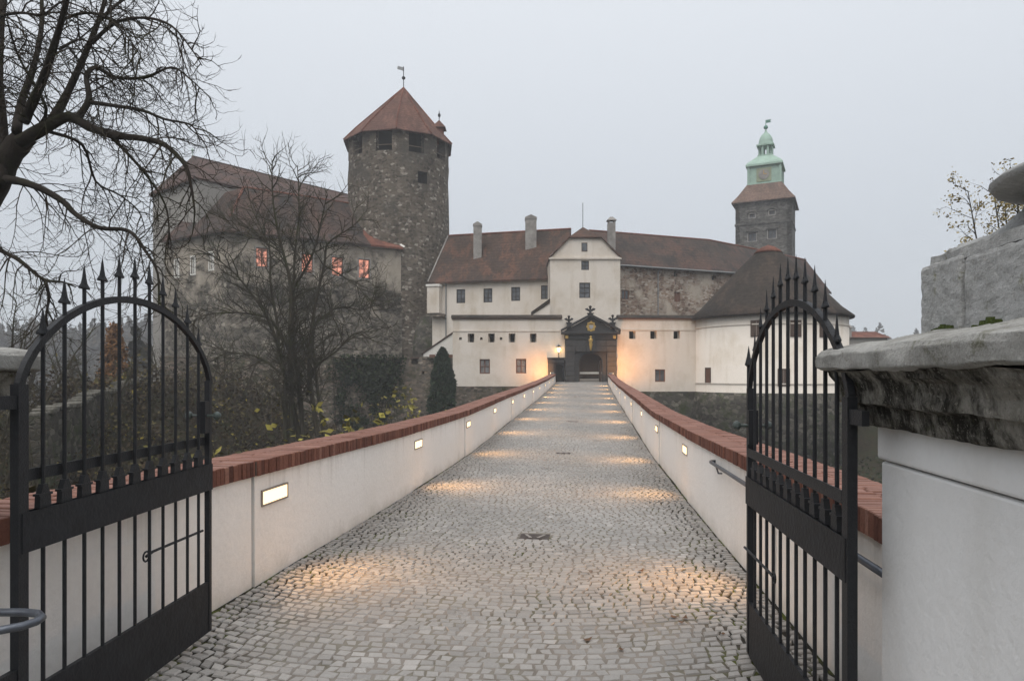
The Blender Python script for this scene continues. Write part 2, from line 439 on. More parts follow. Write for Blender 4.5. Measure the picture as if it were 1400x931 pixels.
def mat_leaf(name, stops):
    t = NT(name)
    a = t.node("ShaderNodeAttribute"); a.attribute_name = "tone"
    col = t.ramp(a.outputs["Fac"], stops)
    m = t.out(col, 0.7, spec=0.2)
    return m
M['leaf_yellow'] = mat_leaf('yellow_leaf', [(0.0, (0.09, 0.075, 0.02)), (0.5, (0.19, 0.16, 0.03)), (1.0, (0.33, 0.29, 0.06))])
M['leaf_olive'] = mat_leaf('olive_leaf', [(0.0, (0.03, 0.03, 0.012)), (0.6, (0.065, 0.062, 0.02)), (1.0, (0.13, 0.115, 0.03))])
M['leaf_brush'] = mat_leaf('brush_leaf', [(0.0, (0.02, 0.015, 0.009)), (0.5, (0.05, 0.034, 0.018)), (0.8, (0.085, 0.07, 0.025)), (1.0, (0.24, 0.19, 0.035))])
M['leaf_ivy'] = mat_leaf('ivy_leaf', [(0.0, (0.012, 0.018, 0.008)), (0.6, (0.022, 0.032, 0.013)), (1.0, (0.04, 0.055, 0.02))])
M['leaf_conifer'] = mat_leaf('conifer_spray', [(0.0, (0.012, 0.022, 0.013)), (0.6, (0.022, 0.04, 0.02)), (1.0, (0.04, 0.06, 0.03))])
M['leaf_larch'] = mat_leaf('larch_needle', [(0.0, (0.14, 0.065, 0.025)), (1.0, (0.26, 0.13, 0.045))])
M['leaf_pale'] = mat_leaf('pale_autumn_leaf', [(0.0, (0.22, 0.17, 0.06)), (0.6, (0.33, 0.26, 0.10)), (1.0, (0.42, 0.34, 0.15))])
M['forest'] = mat_leaf('far_forest', [(0.0, (0.03, 0.028, 0.022)), (0.6, (0.05, 0.046, 0.034)), (1.0, (0.08, 0.06, 0.035))])
M['moss'] = plain('green_moss', (0.055, 0.075, 0.018), 0.95, 0.4, 40, bump=0.8)
M['leaf_fallen'] = plain('fallen_leaf', (0.10, 0.055, 0.03), 0.8, 0.3, 30)
def mat_ground():
    t = NT('ditch_ground')
    col = t.mix(t.ramp(t.noise(0.5, 6, 0.7), [(0.4, 0), (0.62, 1)]), (0.026, 0.021, 0.014), (0.03, 0.033, 0.014))
    col = t.mix(t.ramp(t.noise(3.5, 6, 0.75), [(0.45, 0), (0.65, 1)]), col, (0.045, 0.032, 0.018))
    return t.out(col, 0.95, t.noise(5, 6, 0.75), 0.9, 0.1, spec=0.1)
M['ground'] = mat_ground()

# ------------------------------------------------------------------ the bridge axis
AX = Vector((0.1138, 0.9935)); NX = Vector((0.9935, -0.1138)); P0 = Vector((-0.74, 0.0))
_zy = np.array([-12, 2, 6, 11, 16, 20.5, 25.6, 31, 37.8, 44, 50, 60, 66.0])
_zz = np.array([.16, .08, .03, -.05, -.06, .03, .17, .30, .47, .66, .86, 1.26, 1.30])
_fy = np.linspace(-12, 66, 400)
_fz = np.interp(_fy, _zy, _zz)
_k = np.hanning(25); _k /= _k.sum()
_fz = np.convolve(np.pad(_fz, 12, mode='edge'), _k, mode='valid')
def zroad(Y): return np.interp(Y, _fy, _fz)
def rp(s, t, dz=0.0):
    x = P0.x + AX.x * s + NX.x * t; y = P0.y + AX.y * s + NX.y * t
    return Vector((x, y, float(zroad(y)) + dz))
HW = 2.25                                   # half the roadway
S_END = 59.6
def wall_h(s): return float(np.interp(s, [0, 20, 60], [1.12, 1.08, 0.72]))

# ------------------------------------------------------------------ ground
def hfun(X, Y):
    X = np.asarray(X, float); Y = np.asarray(Y, float)
    t = (X - P0.x) * NX.x + (Y - P0.y) * NX.y
    h = np.full(X.shape, 0.0)
    ditch = ssm(3.2, 15, Y) * ssm(2.4, 5.0, np.abs(t) + 0.0)
    ditch = np.maximum(ditch, ssm(4.5, 9, Y))
    h = h - 0.12 - 5.2 * ditch
    # bank on the west side of the ditch
    bank = 6.2 * np.exp(-((X + 25 - 0.05 * Y) / 7.0) ** 2) * ssm(12, 40, Y) * (1 - ssm(50, 66, Y) * 0.2)
    h = h + bank
    h = h + 2.6 * np.exp(-((X + 13) / 7.0) ** 2) * ssm(4, 10, Y) * (1 - ssm(14, 30, Y))
    # castle plateau behind the walls
    plat = ssm(61.2, 63, Y) * ssm(-37, -33, X) * (1 - ssm(32, 44, X))
    h = h * (1 - plat) + 1.15 * plat
    # valley to the west
    val = ssm(-34, -75, X) * ssm(-5, 30, Y)
    h = h - 16 * val * (1 - plat)
    far = ssm(120, 420, np.hypot(X, Y - 40))
    h = h + 31 * ssm(120, 330, np.hypot(X, Y - 40)) * ssm(-30, -90, X)
    h = h + far * (16 + 12 * np.sin(X * 0.011 + 1.3) + 8 * np.sin(X * 0.023 + Y * 0.01))
    h = h + 0.18 * np.sin(X * 1.7 + Y * 0.6) * np.sin(Y * 1.3 - X * 0.4) * ditch
    return h
def axis_grid(lo, hi, n, fine_lo, fine_hi, step):
    a = list(np.arange(fine_lo, fine_hi + 1e-6, step))
    m = n
    left = fine_lo - (np.geomspace(step, fine_lo - lo + step, m) - step)[1:][::-1]
    right = fine_hi + (np.geomspace(step, hi - fine_hi + step, m) - step)[1:]
    return np.array(list(left) + a + list(right))
gx = axis_grid(-560, 560, 30, -45, 40, 1.0); gy = axis_grid(-560, 620, 30, -2, 68, 1.0)
GX, GY = np.meshgrid(gx, gy)
GZ = hfun(GX, GY)
nx_, ny_ = len(gx), len(gy)
me = bpy.data.meshes.new("ground")
vv = np.stack([GX.ravel(), GY.ravel(), GZ.ravel()], 1)
ff = [(j * nx_ + i, j * nx_ + i + 1, (j + 1) * nx_ + i + 1, (j + 1) * nx_ + i) for j in range(ny_ - 1) for i in range(nx_ - 1)]
me.from_pydata(vv.tolist(), [], ff)
me.materials.append(M['ground'])
me.polygons.foreach_set("use_smooth", [True] * len(ff))
g = newobj("ground", me); g["kind"] = "structure"

# ------------------------------------------------------------------ roadway with granite setts
def attr(me, name, vals):
    a = me.attributes.new(name, 'FLOAT', 'POINT'); a.data.foreach_set("value", np.asarray(vals, np.float32))
DRAINS = [(8.1, 0.087, 0.17, 0.13), (17.0, 0.08, 0.17, 0.13), (25.5, 0.1, 0.17, 0.13)]    # s, t, half sizes
ss = np.concatenate([np.arange(-3, 20, 0.12), np.arange(20, 62.4, 0.5)]); tt = np.linspace(-2.3, 2.3, 61)
rv = []; re_ = []
for s in ss:
    for t in tt:
        e = abs(t) / HW
        open_ = float(ssm(0.55, 1.0, e)) * 0.75 + 0.15 * math.sin(s * 1.1 + t) + 0.12 * math.sin(s * 2.7 - t * 2)
        open_ = min(max(open_, 0.0), 1.0)
        p = rp(s, t, -0.0035 - 0.02 * open_)
        rv.append(p[:]); re_.append(open_)
nt_ = len(tt)
rf = [(j * nt_ + i, j * nt_ + i + 1, (j + 1) * nt_ + i + 1, (j + 1) * nt_ + i) for j in range(len(ss) - 1) for i in range(nt_ - 1)]
me = bpy.data.meshes.new("bridge_road"); me.from_pydata(rv, [], rf); me.materials.append(M['joint'])
me.polygons.foreach_set("use_smooth", [True] * len(rf)); attr(me, "edge", re_)
road = newobj("bridge_road", me); road["kind"] = "structure"

def sett_geo(s0, s1, t0, t1, arc, tone):
    """12 vertices: foot, shoulder and top of one stone"""
    j = lambda a: rng.uniform(-a, a)
    h = j(0.003); tx = j(0.006); ty = j(0.006)
    sk = j(.012)
    cs = [(s0 + j(.011), t0 + j(.010) - sk), (s0 + j(.011), t1 + j(.010) - sk), (s1 + j(.011), t1 + j(.010) + sk), (s1 + j(.011), t0 + j(.010) + sk)]
    cs_ = sum(c[0] for c in cs) / 4; ct_ = sum(c[1] for c in cs) / 4
    vs = []
    for lvl, (k, z) in enumerate(((1.0, -0.05), (1.0, -0.009), (0.84, 0.0))):
        for (s, t) in cs:
            s2 = cs_ + (s - cs_) * k; t2 = ct_ + (t - ct_) * k
            p = rp(s2 + arc(t2), t2, z + h + ((s2 - cs_) * tx + (t2 - ct_) * ty) * 4 * (lvl > 0))
            vs.append((p.x, p.y, p.z))
    return vs
SF = [(8, 9, 10, 11)] + [(b + i, b + (i + 1) % 4, b + 4 + (i + 1) % 4, b + 4 + i) for b in (0, 4) for i in range(4)]
setts = []
row = 0; s = 1.5
while s < S_END + 1.2:
    ph = row * 0.37
    d = rng.uniform(0.078, 0.097)
    amp = 0.10 * math.sin(s * 0.33)
    arc = lambda t, a=amp: -0.42 * (1 - (t / HW) ** 2) + a * t / HW + 0.02 * math.sin(t * 3.1 + s * 0.5)
    t = -HW + rng.uniform(0.03, 0.05)
    while t < HW - 0.06:
        w = rng.uniform(0.075, 0.122)
        if t + w > HW - 0.10: w = HW - 0.035 - t
        inside = any(abs(s + d / 2 + arc(t + w / 2) - ds) < hs + 0.035 and abs(t + w / 2 - dt) < ht + 0.03 for ds, dt, ht, hs in DRAINS)
        e = abs(t) / HW
        gap = 0.004 + 0.006 * float(ssm(0.5, 0.95, e)) + rng.uniform(0, 0.003)
        if not inside:
            tone = min(max(rng.gauss(0.52 + 0.10 * math.sin(s * 0.7 + t), 0.15), 0), 1)
            setts.append((sett_geo(s + gap, s + d - gap, t + gap, t + w - gap, arc, tone), tone))
        t += w
    s += d; row += 1
def in_view(c): return c[1] > 4.3 and -0.52 * c[1] < c[0] < 0.36 * c[1]
order = sorted(range(len(setts)), key=lambda i: setts[i][0][8][1] if in_view(setts[i][0][8]) else 1e6 + i)
for i in order[:300]:
    vs, tone = setts[i]
    m_ = bpy.data.meshes.new("sett"); m_.from_pydata(vs, [], SF); m_.materials.append(M['sett']); attr(m_, "tone", [tone] * 12)
    newobj("sett", m_, road)
V = []; Fc = []; T = []
for i in order[300:]:
    b = len(V); vs, tone = setts[i]
    V.extend(vs); T.extend([tone] * 12); Fc.extend([tuple(b + k for k in f) for f in SF])
m_ = bpy.data.meshes.new("sett_paving"); m_.from_pydata(V, [], Fc); m_.materials.append(M['sett']); attr(m_, "tone", T)
o = newobj("sett_paving", m_, road); o["kind"] = "stuff"

for (ds, dt, ht, hs), lab in zip(DRAINS, ("rusty iron drain cover with two wavy ribs, nearest the open gates", "rusty iron drain cover in the middle of the paved bridge", "rusty iron drain cover closest to the castle portal")):
    r_ = thing("drain_cover", lab, "drain cover", rp(ds, dt), group="drain covers along the bridge")
    def quad(mb, s0, s1, t0, t1, z):
        mb.prism([rp(s0, t0, z), rp(s0, t1, z), rp(s1, t1, z), rp(s1, t0, z)], (0, 0, -0.03))
    mb = MB(); quad(mb, ds - hs, ds + hs, dt - ht, dt + ht, 0.0); mb.build("plate", M['plate'], r_)
    for side in (-1, 1):
        mb = MB()
        for k in range(8):
            s0 = ds - hs + 0.04 + k * (2 * hs - 0.08) / 8; s1 = s0 + (2 * hs - 0.08) / 8
            f_ = lambda q: dt + side * (0.075 + 0.03 * math.sin((q - ds) / hs * 2.2))
            z = 0.004
            mb.add([rp(s0, f_(s0) - .02, z), rp(s0, f_(s0) + .02, z), rp(s1, f_(s1) + .02, z), rp(s1, f_(s1) - .02, z)], [(0, 1, 2, 3)])
        mb.build("rib", M['plate_light'], r_)

# bridge body
br = thing("stone_bridge", "long masonry bridge deck carrying the paved way over the ditch", "bridge", (1.0, 15, -5))
mb = MB()
for a, b in zip(np.arange(4, 60, 4.0), np.arange(8, 64, 4.0)):
    b = min(b, 60.4)
    A = [rp(a, -2.7, -0.06), rp(a, 2.7, -0.06), rp(b, 2.7, -0.06), rp(b, -2.7, -0.06)]
    mb.prism(A, (0, 0, -1.1))
mb.build("deck", M['base'], br)
for s_ in (14, 25, 36, 47):
    mb = MB(); c = rp(s_, 0)
    Mx = Matrix.Translation((c.x, c.y, 0)) @ Matrix.Rotation(-math.atan2(AX.x, AX.y), 4, 'Z')
    mb.taper(-2.9, 2.9, -1.2, 1.2, -6.5, c.z - 1.1, 0.25, 0.15, Mx); mb.build("pier", M['base'], br)

# ------------------------------------------------------------------ parapets
LJ = [2.9, 5.85, 11.35, 16.2, 21.0, 25.8, 30.6, 35.4, 40.2, 45.0, 49.8, 54.4, 59.0]
RJ = [2.75, 5.9, 10.9, 15.4, 20.2, 25.0, 29.8, 34.6, 39.4, 44.2, 49.0, 53.6, 58.6]
lamp_proto = {}
def make_parapet(side, joints, label):
    sg = -1 if side == 'left' else 1
    root = thing("parapet_wall", label, "parapet", rp(joints[0], sg * (HW + .25)))
    bricks = []
    for i, (a, b) in enumerate(zip(joints[:-1], joints[1:])):
        o_ = 0.018 * (i % 2)
        n = max(2, int((b - a) / 0.8))
        mb = MB()
        vs = []
        for k in range(n + 1):
            s_ = a + 0.012 + (b - a - 0.024) * k / n
            h = wall_h(s_) - 0.135
            wob = 0.006 * math.sin(s_ * 2.1)
            for (tq, z) in ((HW - o_ + wob, -0.10), (HW - o_ + 0.004 + wob, h), (HW + 0.44, h), (HW + 0.44, -0.3)):
                vs.append(rp(s_, sg * tq, z))
        fs = []
        for k in range(n):
            for q in range(4):
                f = (k * 4 + q, k * 4 + (q + 1) % 4, (k + 1) * 4 + (q + 1) % 4, (k + 1) * 4 + q)
                fs.append(f if sg < 0 else f[::-1])
        fs += [(3, 2, 1, 0), (n * 4, n * 4 + 1, n * 4 + 2, n * 4 + 3)]
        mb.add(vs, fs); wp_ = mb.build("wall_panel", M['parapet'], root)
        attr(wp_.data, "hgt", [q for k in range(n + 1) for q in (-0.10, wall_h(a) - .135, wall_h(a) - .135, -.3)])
        # mortar bed that the coping bricks sit in
        mb = MB(); vs = []
        for k in range(n + 1):
            s_ = a + (b - a) * k / n
            h = wall_h(s_)
            for (tq, z) in ((HW - o_ - 0.02, h - 0.133), (HW - o_ - 0.02, h - 0.012), (HW + 0.455, h - 0.012), (HW + 0.455, h - 0.133)):
                vs.append(rp(s_, sg * tq, z))
        fs = []
        for k in range(n):
            for q in range(4):
                f = (k * 4 + q, k * 4 + (q + 1) % 4, (k + 1) * 4 + (q + 1) % 4, (k + 1) * 4 + q)
                fs.append(f if sg < 0 else f[::-1])
        fs += [(3, 2, 1, 0), (n * 4, n * 4 + 1, n * 4 + 2, n * 4 + 3)]
        mb.add(vs, fs); mb.build("coping_bed", M['mortar'], root)
        s_ = a + 0.004
        while s_ < b - 0.03:
            w = rng.uniform(0.060, 0.078)
            w = min(w, b - 0.003 - s_)
            split = rng.choice((0.23, 0.25, 0.27))
            for (q0, q1) in ((HW - o_ - 0.035, HW - o_ + split - 0.004), (HW - o_ + split + 0.004, HW + 0.47)):
                dz = rng.uniform(-0.004, 0.004); dt = rng.uniform(-0.006, 0.006)
                h0 = wall_h(s_)
                g_ = 0.0045
                vs = [rp(s_ + g_, sg * (q0 + dt), h0 - 0.138), rp(s_ + w - g_, sg * (q0 + dt), h0 - 0.138), rp(s_ + w - g_, sg * (q1 + dt), h0 - 0.138), rp(s_ + g_, sg * (q1 + dt), h0 - 0.138)]
                c = 0.006
                vs += [rp(s_ + g_, sg * (q0 + dt), h0 + dz - c), rp(s_ + w - g_, sg * (q0 + dt), h0 + dz - c), rp(s_ + w - g_, sg * (q1 + dt), h0 + dz - c), rp(s_ + g_, sg * (q1 + dt), h0 + dz - c)]
                vs += [rp(s_ + g_ + c, sg * (q0 + dt + c), h0 + dz), rp(s_ + w - g_ - c, sg * (q0 + dt + c), h0 + dz), rp(s_ + w - g_ - c, sg * (q1 + dt - c), h0 + dz), rp(s_ + g_ + c, sg * (q1 + dt - c), h0 + dz)]
                bricks.append((vs, min(max(rng.gauss(0.5, 0.24), 0), 1)))
            s_ += w
    BF = [(8, 9, 10, 11)] + [(bb + i, bb + (i + 1) % 4, bb + 4 + (i + 1) % 4, bb + 4 + i) for bb in (0, 4) for i in range(4)]
    if sg < 0: BF = [f[::-1] for f in BF]
    off = OFF[root.name]
    lim = 3.4
    order = sorted(range(len(bricks)), key=lambda i: bricks[i][0][8].y if bricks[i][0][8].y > lim else 1e5)
    for i in order[:300]:
        vs, tone = bricks[i]
        m_ = bpy.data.meshes.new("brick"); m_.from_pydata([(p - off)[:] for p in vs], [], BF); m_.materials.append(M['brick']); attr(m_, "tone", [tone] * 12)
        newobj("brick", m_, root)
    V = []; Fc = []; T = []
    for i in order[300:]:
        bq = len(V); vs, tone = bricks[i]
        V.extend([(p - off)[:] for p in vs]); T.extend([tone] * 12); Fc.extend([tuple(bq + k for k in f) for f in BF])
    m_ = bpy.data.meshes.new("coping_brickwork"); m_.from_pydata(V, [], Fc); m_.materials.append(M['brick']); attr(m_, "tone", T)
    o = newobj("coping_brickwork", m_, root); o["kind"] = "stuff"
    return root
make_parapet('left', LJ, "white bridge parapet with red brick coping on the bare trees' side")
make_parapet('right', RJ, "white bridge parapet with red brick coping on the round bastion's side")

# lamps let into the parapets
LAMP_E = 8.5
ORD = ['first', 'second', 'third', 'fourth', 'fifth', 'sixth', 'seventh', 'eighth', 'ninth', 'tenth', 'eleventh', 'twelfth']
def wall_lamp(s_, sg, panel_i):
    o_ = 0.018 * (panel_i % 2)
    L = 0.54
    c = rp(s_ + 0.13 + L / 2, sg * (HW - o_), 0)
    z = wall_h(s_) - 0.36
    p1 = rp(s_ + 0.13, sg * (HW - o_), z); p2 = rp(s_ + 0.13 + L, sg * (HW - o_), z)
    root = thing("wall_lamp", "lit wall lamp, %s from the iron gates, in the parapet on the %s side" % (ORD[panel_i - 1], "bare trees'" if sg < 0 else "round bastion's"), "lamp", (c.x, c.y, (p1.z + p2.z) / 2), group="lit lamps along both parapets")
    d = (p2 - p1).normalized(); up = Vector((0, 0, 1)); n = Vector((-sg * NX.x, -sg * NX.y, 0))
    mid = (p1 + p2) / 2
    def P(u, v, w): return mid + d * u + up * v + n * w
    h = 0.075; hl = L / 2; fr = 0.016
    mb = MB()
    for (u0, u1, v0, v1) in ((-hl, hl, h - fr, h), (-hl, hl, -h, -h + fr), (-hl, -hl + fr, -h + fr, h - fr), (hl - fr, hl, -h + fr, h - fr)):
        mb.prism([P(u0, v0, -.05), P(u1, v0, -.05), P(u1, v1, -.05), P(u0, v1, -.05)], n * 0.062)
    mb.build("frame", M['lampframe'], root)
    mb = MB(); mb.prism([P(-hl + fr, -h + fr, -.05), P(hl - fr, -h + fr, -.05), P(hl - fr, h - fr, -.05), P(-hl + fr, h - fr, -.05)], n * 0.056)
    mb.build("diffuser", M['lamp'], root)
    ld = bpy.data.lights.new("lamp_light", 'AREA'); ld.shape = 'RECTANGLE'; ld.size = 0.5; ld.size_y = 0.1
    ld.energy = LAMP_E; ld.color = (1.0, 0.53, 0.20); ld.spread = math.radians(105)
    lo = newobj("lamp_light", ld, root)
    dirv = (n * 0.80 - up * 0.60).normalized()
    X = d; Zv = -dirv; Yv = Zv.cross(X).normalized()
    R = Matrix((X, Yv, Zv)).transposed().to_4x4()
    lo.matrix_local = Matrix.Translation(mid + n * 0.03 - root.location) @ R
for i, s_ in enumerate(LJ[1:-1]): wall_lamp(s_, -1, i + 1)
for i, s_ in enumerate(RJ[1:-1]): wall_lamp(s_, 1, i + 1)

# ------------------------------------------------------------------ iron gates
GL = 1.72
def make_gate(label, hinge, tip, endspear):
    hx, hy = hinge; tx, ty = tip
    d = Vector((tx - hx, ty - hy)); a = math.atan2(d.y, d.x)
    z0 = float(zroad((hy + ty) / 2)) - (0.05 if endspear else 0.0)
    root = thing("iron_gate", label, "gate", (hx, hy, z0), a, "open gate leaves", world=False)
    I = M['iron']
    bar = lambda mb, x, za, zb, r=0.0098: mb.tube([(x, 0, za), (x, 0, zb)], r, 7)
    def part(name, fn, mat=I, par=root, bev=0.0):
        mb = MB(); fn(mb); return mb.build(name, mat, par, bevel=bev)
    part("hinge_stile", lambda m: (m.box(-0.03, 0.03, -0.02, 0.02, 0.06, 1.80)))
    part("end_stile", lambda m: (m.box(GL - 0.028, GL + 0.005, -0.018, 0.018, 0.06, 1.80)))
    part("kick_plate", lambda m: m.box(0.031, GL + 0.014, -0.012, 0.012, 0.05, 0.40), M['iron_plate'])
    part("middle_plate", lambda m: m.box(-0.012, GL + 0.008, -0.024, -0.019, 1.04, 1.22) and m.box(-0.012, GL + 0.008, 0.019, 0.024, 1.04, 1.22), M['iron_plate'])
    part("upper_rail", lambda m: m.box(0.03, GL - 0.028, 0.013, 0.021, 1.355, 1.41))
    # arch
    def arch(m):
        n = 28; rx = GL / 2 - 0.012; ry = 0.475; cx = GL / 2; cz = 1.775; wd = 0.036
        vs = []
        for k in range(n + 1):
            th = math.pi * k / n
            c, s = math.cos(th), math.sin(th)
            s2 = max(s, 0.0) ** 1.25
            for rr in (0, wd):
                for y in (-0.016, 0.012):
                    vs.append((cx - (rx + rr) * c, y, cz + (ry + rr) * s2))
        fs = []
        for k in range(n):
            b = k * 4; e = b + 4
            fs += [(b, e, e + 1, b + 1), (b + 2, b + 3, e + 3, e + 2), (b, b + 2, e + 2, e), (b + 1, e + 1, e + 3, b + 3)]
        fs += [(0, 1, 3, 2), (n * 4, n * 4 + 2, n * 4 + 3, n * 4 + 1)]
        m.add(vs, fs)
    part("arch", arch)
    tips = [2.16, 2.32, 2.41, 2.47, 2.51, 2.525, 2.51, 2.46, 2.40, 2.31, 2.17]
    for k, tz in enumerate(tips):
        x = GL * (k + 1) / 12.0
        def f(m):
            bar(m, x, 0.401, 1.039)
            bar(m, x, 1.221, tz - 0.10)
        b = part("bar", f)
        def spear(m):
            zb = tz - 0.122
            prof = [(0.010, zb + 0.012), (0.044, zb - 0.006), (0.046, zb + 0.001), (0.026, zb + 0.022), (0.017, zb + 0.052), (0.010, zb + 0.088), (0.001, tz)]
            k0 = len(m.v)
            m.lathe(prof, (x, 0), 8)
            m.v[k0:] = [(p[0], p[1] * 0.26, p[2]) for p in m.v[k0:]]
        part("spearhead", spear, I, b)
        def sock(m):
            z = 1.2215
            m.prism([(x - .038, -.0135, z), (x + .038, -.0135, z), (x + .034, -.0135, z + .055), (x + .012, -.0135, z + .11), (x - .012, -.0135, z + .11), (x - .034, -.0135, z + .055)], (0, .027, 0))
            m.prism([(x - .044, -.016, z + .056), (x + .044, -.016, z + .056), (x + .044, -.016, z + .067), (x - .044, -.016, z + .067)], (0, .032, 0))
        part("bar_socket", sock, I, b)
    if endspear:
        b = part("end_rod", lambda m: m.box(GL + 0.012, GL + 0.032, -0.01, 0.01, 0.42, 1.95))
        part("spearhead", lambda m: m.lathe([(0.010, 1.94), (0.026, 1.955), (0.022, 1.97), (0.012, 2.01), (0.001, 2.08)], (GL + 0.022, 0), 6), I, b)
    # lock with two knobs
    lk = part("lock_case", lambda m: m.box(GL - 0.11, GL - 0.055, -0.03, 0.03, 1.44, 1.66))
    for s_ in (-1, 1):
        part("knob", lambda m: (m.tube([(GL - 0.08, s_ * 0.03, 1.56), (GL - 0.08, s_ * 0.075, 1.56)], 0.010, 8),
                                m.tube([(GL - 0.08, s_ * (0.072 + q), 1.56) for q in (0, .008, .025, .045, .055)], [0.008, 0.022, 0.032, 0.022, 0.004], 10)), M['iron_ball'], lk)
    hk = part("latch_rod", lambda m: m.tube([(GL - 0.70, 0.03, 0.755), (GL - 0.62, 0.035, 0.765), (GL - 0.02, 0.035, 0.755)], 0.009, 6))
    part("latch_eye", lambda m: m.tube([(GL - 0.70 + .03 * math.cos(q), 0.03, 0.755 + .03 * math.sin(q)) for q in np.linspace(0, 6.28, 11)], 0.006, 5), I, hk)
    for z in (0.5, 1.72):
        part("hinge_strap", lambda m: m.box(-0.16, -0.031, -0.014, 0.014, z - 0.03, z + 0.03))
    return root
make_gate("black iron gate leaf with spear tips, open against the bare trees' side", (-2.215, 3.07), (-2.125, 4.80), False)
make_gate("black iron gate leaf with spear tips, open beside the massive capped pillar", (1.385, 2.80), (1.57, 4.52), True)

# ------------------------------------------------------------------ gate pillars
def cap_rings(m, c, prof, rz, hx, hy, jit=0.010):
    """square moulding: prof is (overhang, z)"""
    R = Matrix.Rotation(rz, 3, 'Z'); vs = []; fs = []
    N = 8
    for (ov, z) in prof:
        ring = []
        ax, ay = hx + ov, hy + ov
        for (x0, y0, x1, y1) in ((-ax, -ay, ax, -ay), (ax, -ay, ax, ay), (ax, ay, -ax, ay), (-ax, ay, -ax, -ay)):
            for k in range(N):
                q = k / N
                ring.append((x0 + (x1 - x0) * q, y0 + (y1 - y0) * q))
        for (x, y) in ring:
            p = R @ Vector((x + rng.uniform(-jit, jit), y + rng.uniform(-jit, jit), 0))
            vs.append((c[0] + p.x, c[1] + p.y, z + rng.uniform(-0.006, 0.006)))
    n = 4 * N
    for i in range(len(prof) - 1):
        for k in range(n):
            fs.append((i * n + k, i * n + (k + 1) % n, (i + 1) * n + (k + 1) % n, (i + 1) * n + k))
    fs.append(tuple(range(n - 1, -1, -1))); fs.append(tuple((len(prof) - 1) * n + k for k in range(n)))
    m.add(vs, fs)
RZ = -math.atan2(AX.x, AX.y)
def roughen(o, level, strength, scale):
    m = o.modifiers.new("split", 'SUBSURF'); m.subdivision_type = 'SIMPLE'; m.levels = level; m.render_levels = level
    tx = bpy.data.textures.new("stone_relief", 'CLOUDS'); tx.noise_scale = scale; tx.noise_depth = 4
    d = o.modifiers.new("relief", 'DISPLACE'); d.texture = tx; d.strength = strength; d.mid_level = 0.5; d.texture_coords = 'GLOBAL'
    return o
def make_pillar(label, cxy, hx, hy, full):
    root = thing("gate_pillar", label, "pillar", (cxy[0], cxy[1], -0.1))
    Mx = Matrix.Translation((cxy[0], cxy[1], 0)) @ Matrix.Rotation(RZ, 4, 'Z')
    MBx = MB(); MBx.box(-hx, hx, -hy, hy, -0.4, 1.536, Mx); sh = MBx.build("shaft", M['pillar'], root, bevel=0.012)
    MBx = MB(); MBx.box(-hx - .012, hx + .012, -hy - .012, hy + .012, 1.545, 1.79, Mx); MBx.build("neck_band", M['pillar'], root, bevel=0.012)
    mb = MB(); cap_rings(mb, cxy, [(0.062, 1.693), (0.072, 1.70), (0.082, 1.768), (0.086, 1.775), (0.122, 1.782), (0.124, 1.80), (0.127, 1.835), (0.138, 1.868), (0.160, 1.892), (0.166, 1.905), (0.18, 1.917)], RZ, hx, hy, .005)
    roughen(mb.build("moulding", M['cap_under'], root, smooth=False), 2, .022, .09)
    mb = MB(); cap_rings(mb, cxy, [(0.182, 1.918), (0.205, 1.926), (0.21, 1.984), (0.196, 2.004), (0.12, 2.024), (-0.02, 2.052), (-0.10, 2.065)], RZ, hx, hy)
    roughen(mb.build("cap_slab", M['cap'], root, smooth=True), 3, .026, .10)
    if full:
        for (a, b, nm) in ((-hy + .09, hy - 0.412, 0), (hy - 0.396, hy - .085, 1)):
            mb = MB(); mb.box(-hx + .115, hx - .09, a, b, 2.05, 2.325 + .012 * nm, Mx)
            roughen(mb.build("plinth_block", M['capblock'], root, bevel=0.018), 5, .013, .045)
        mb = MB()
        for k in range(150):
            q = rng.uniform(-hy + .1, hy - .09); w_ = rng.uniform(.006, .018); h_ = rng.uniform(.0, .018) * (1 + math.sin(q * 21))
            mb.taper(-hx + .115 - rng.uniform(.008, .03), -hx + .125, q - w_, q + w_, 2.04, 2.058 + h_, .004, w_ * .5, Mx)
        mf_ = mb.build("moss_fringe", M['moss'], root); mf_["kind"] = "stuff"
        mb = MB(); cap_rings(mb, cxy, [(-0.135, 2.327), (-0.13, 2.365), (-0.15, 2.372)], RZ, hx, hy); roughen(mb.build("plinth_slab", M['capblock'], root), 2, .02, .08)
        mb = MB(); cap_rings(mb, cxy, [(-0.16, 2.37), (-0.18, 2.38), (-0.21, 2.395), (-0.27, 2.42), (-0.32, 2.455), (-0.355, 2.50), (-0.36, 2.53)], RZ, hx, hy); roughen(mb.build("curved_base", M['capblock'], root, smooth=True), 2, .022, .09)
        mb = MB(); mb.lathe([(0.22, 2.52), (0.36, 2.525), (0.425, 2.538), (0.437, 2.555), (0.42, 2.572), (0.30, 2.582), (0.14, 2.60), (0.08, 2.66), (0.11, 2.74), (0.12, 2.80), (0.09, 2.87), (0.02, 2.9)], cxy, 28)
        mb.build("ball_finial", M['capblock'], root, smooth=True)
    return root
make_pillar("massive white gate pillar with weathered stone cap and stepped stone top", (2.04, 2.165), 0.56, 0.66, True)
make_pillar("white gate pillar whose stone cap just shows beside the iron gate", (-3.07, 2.72), 0.50, 0.50, False)
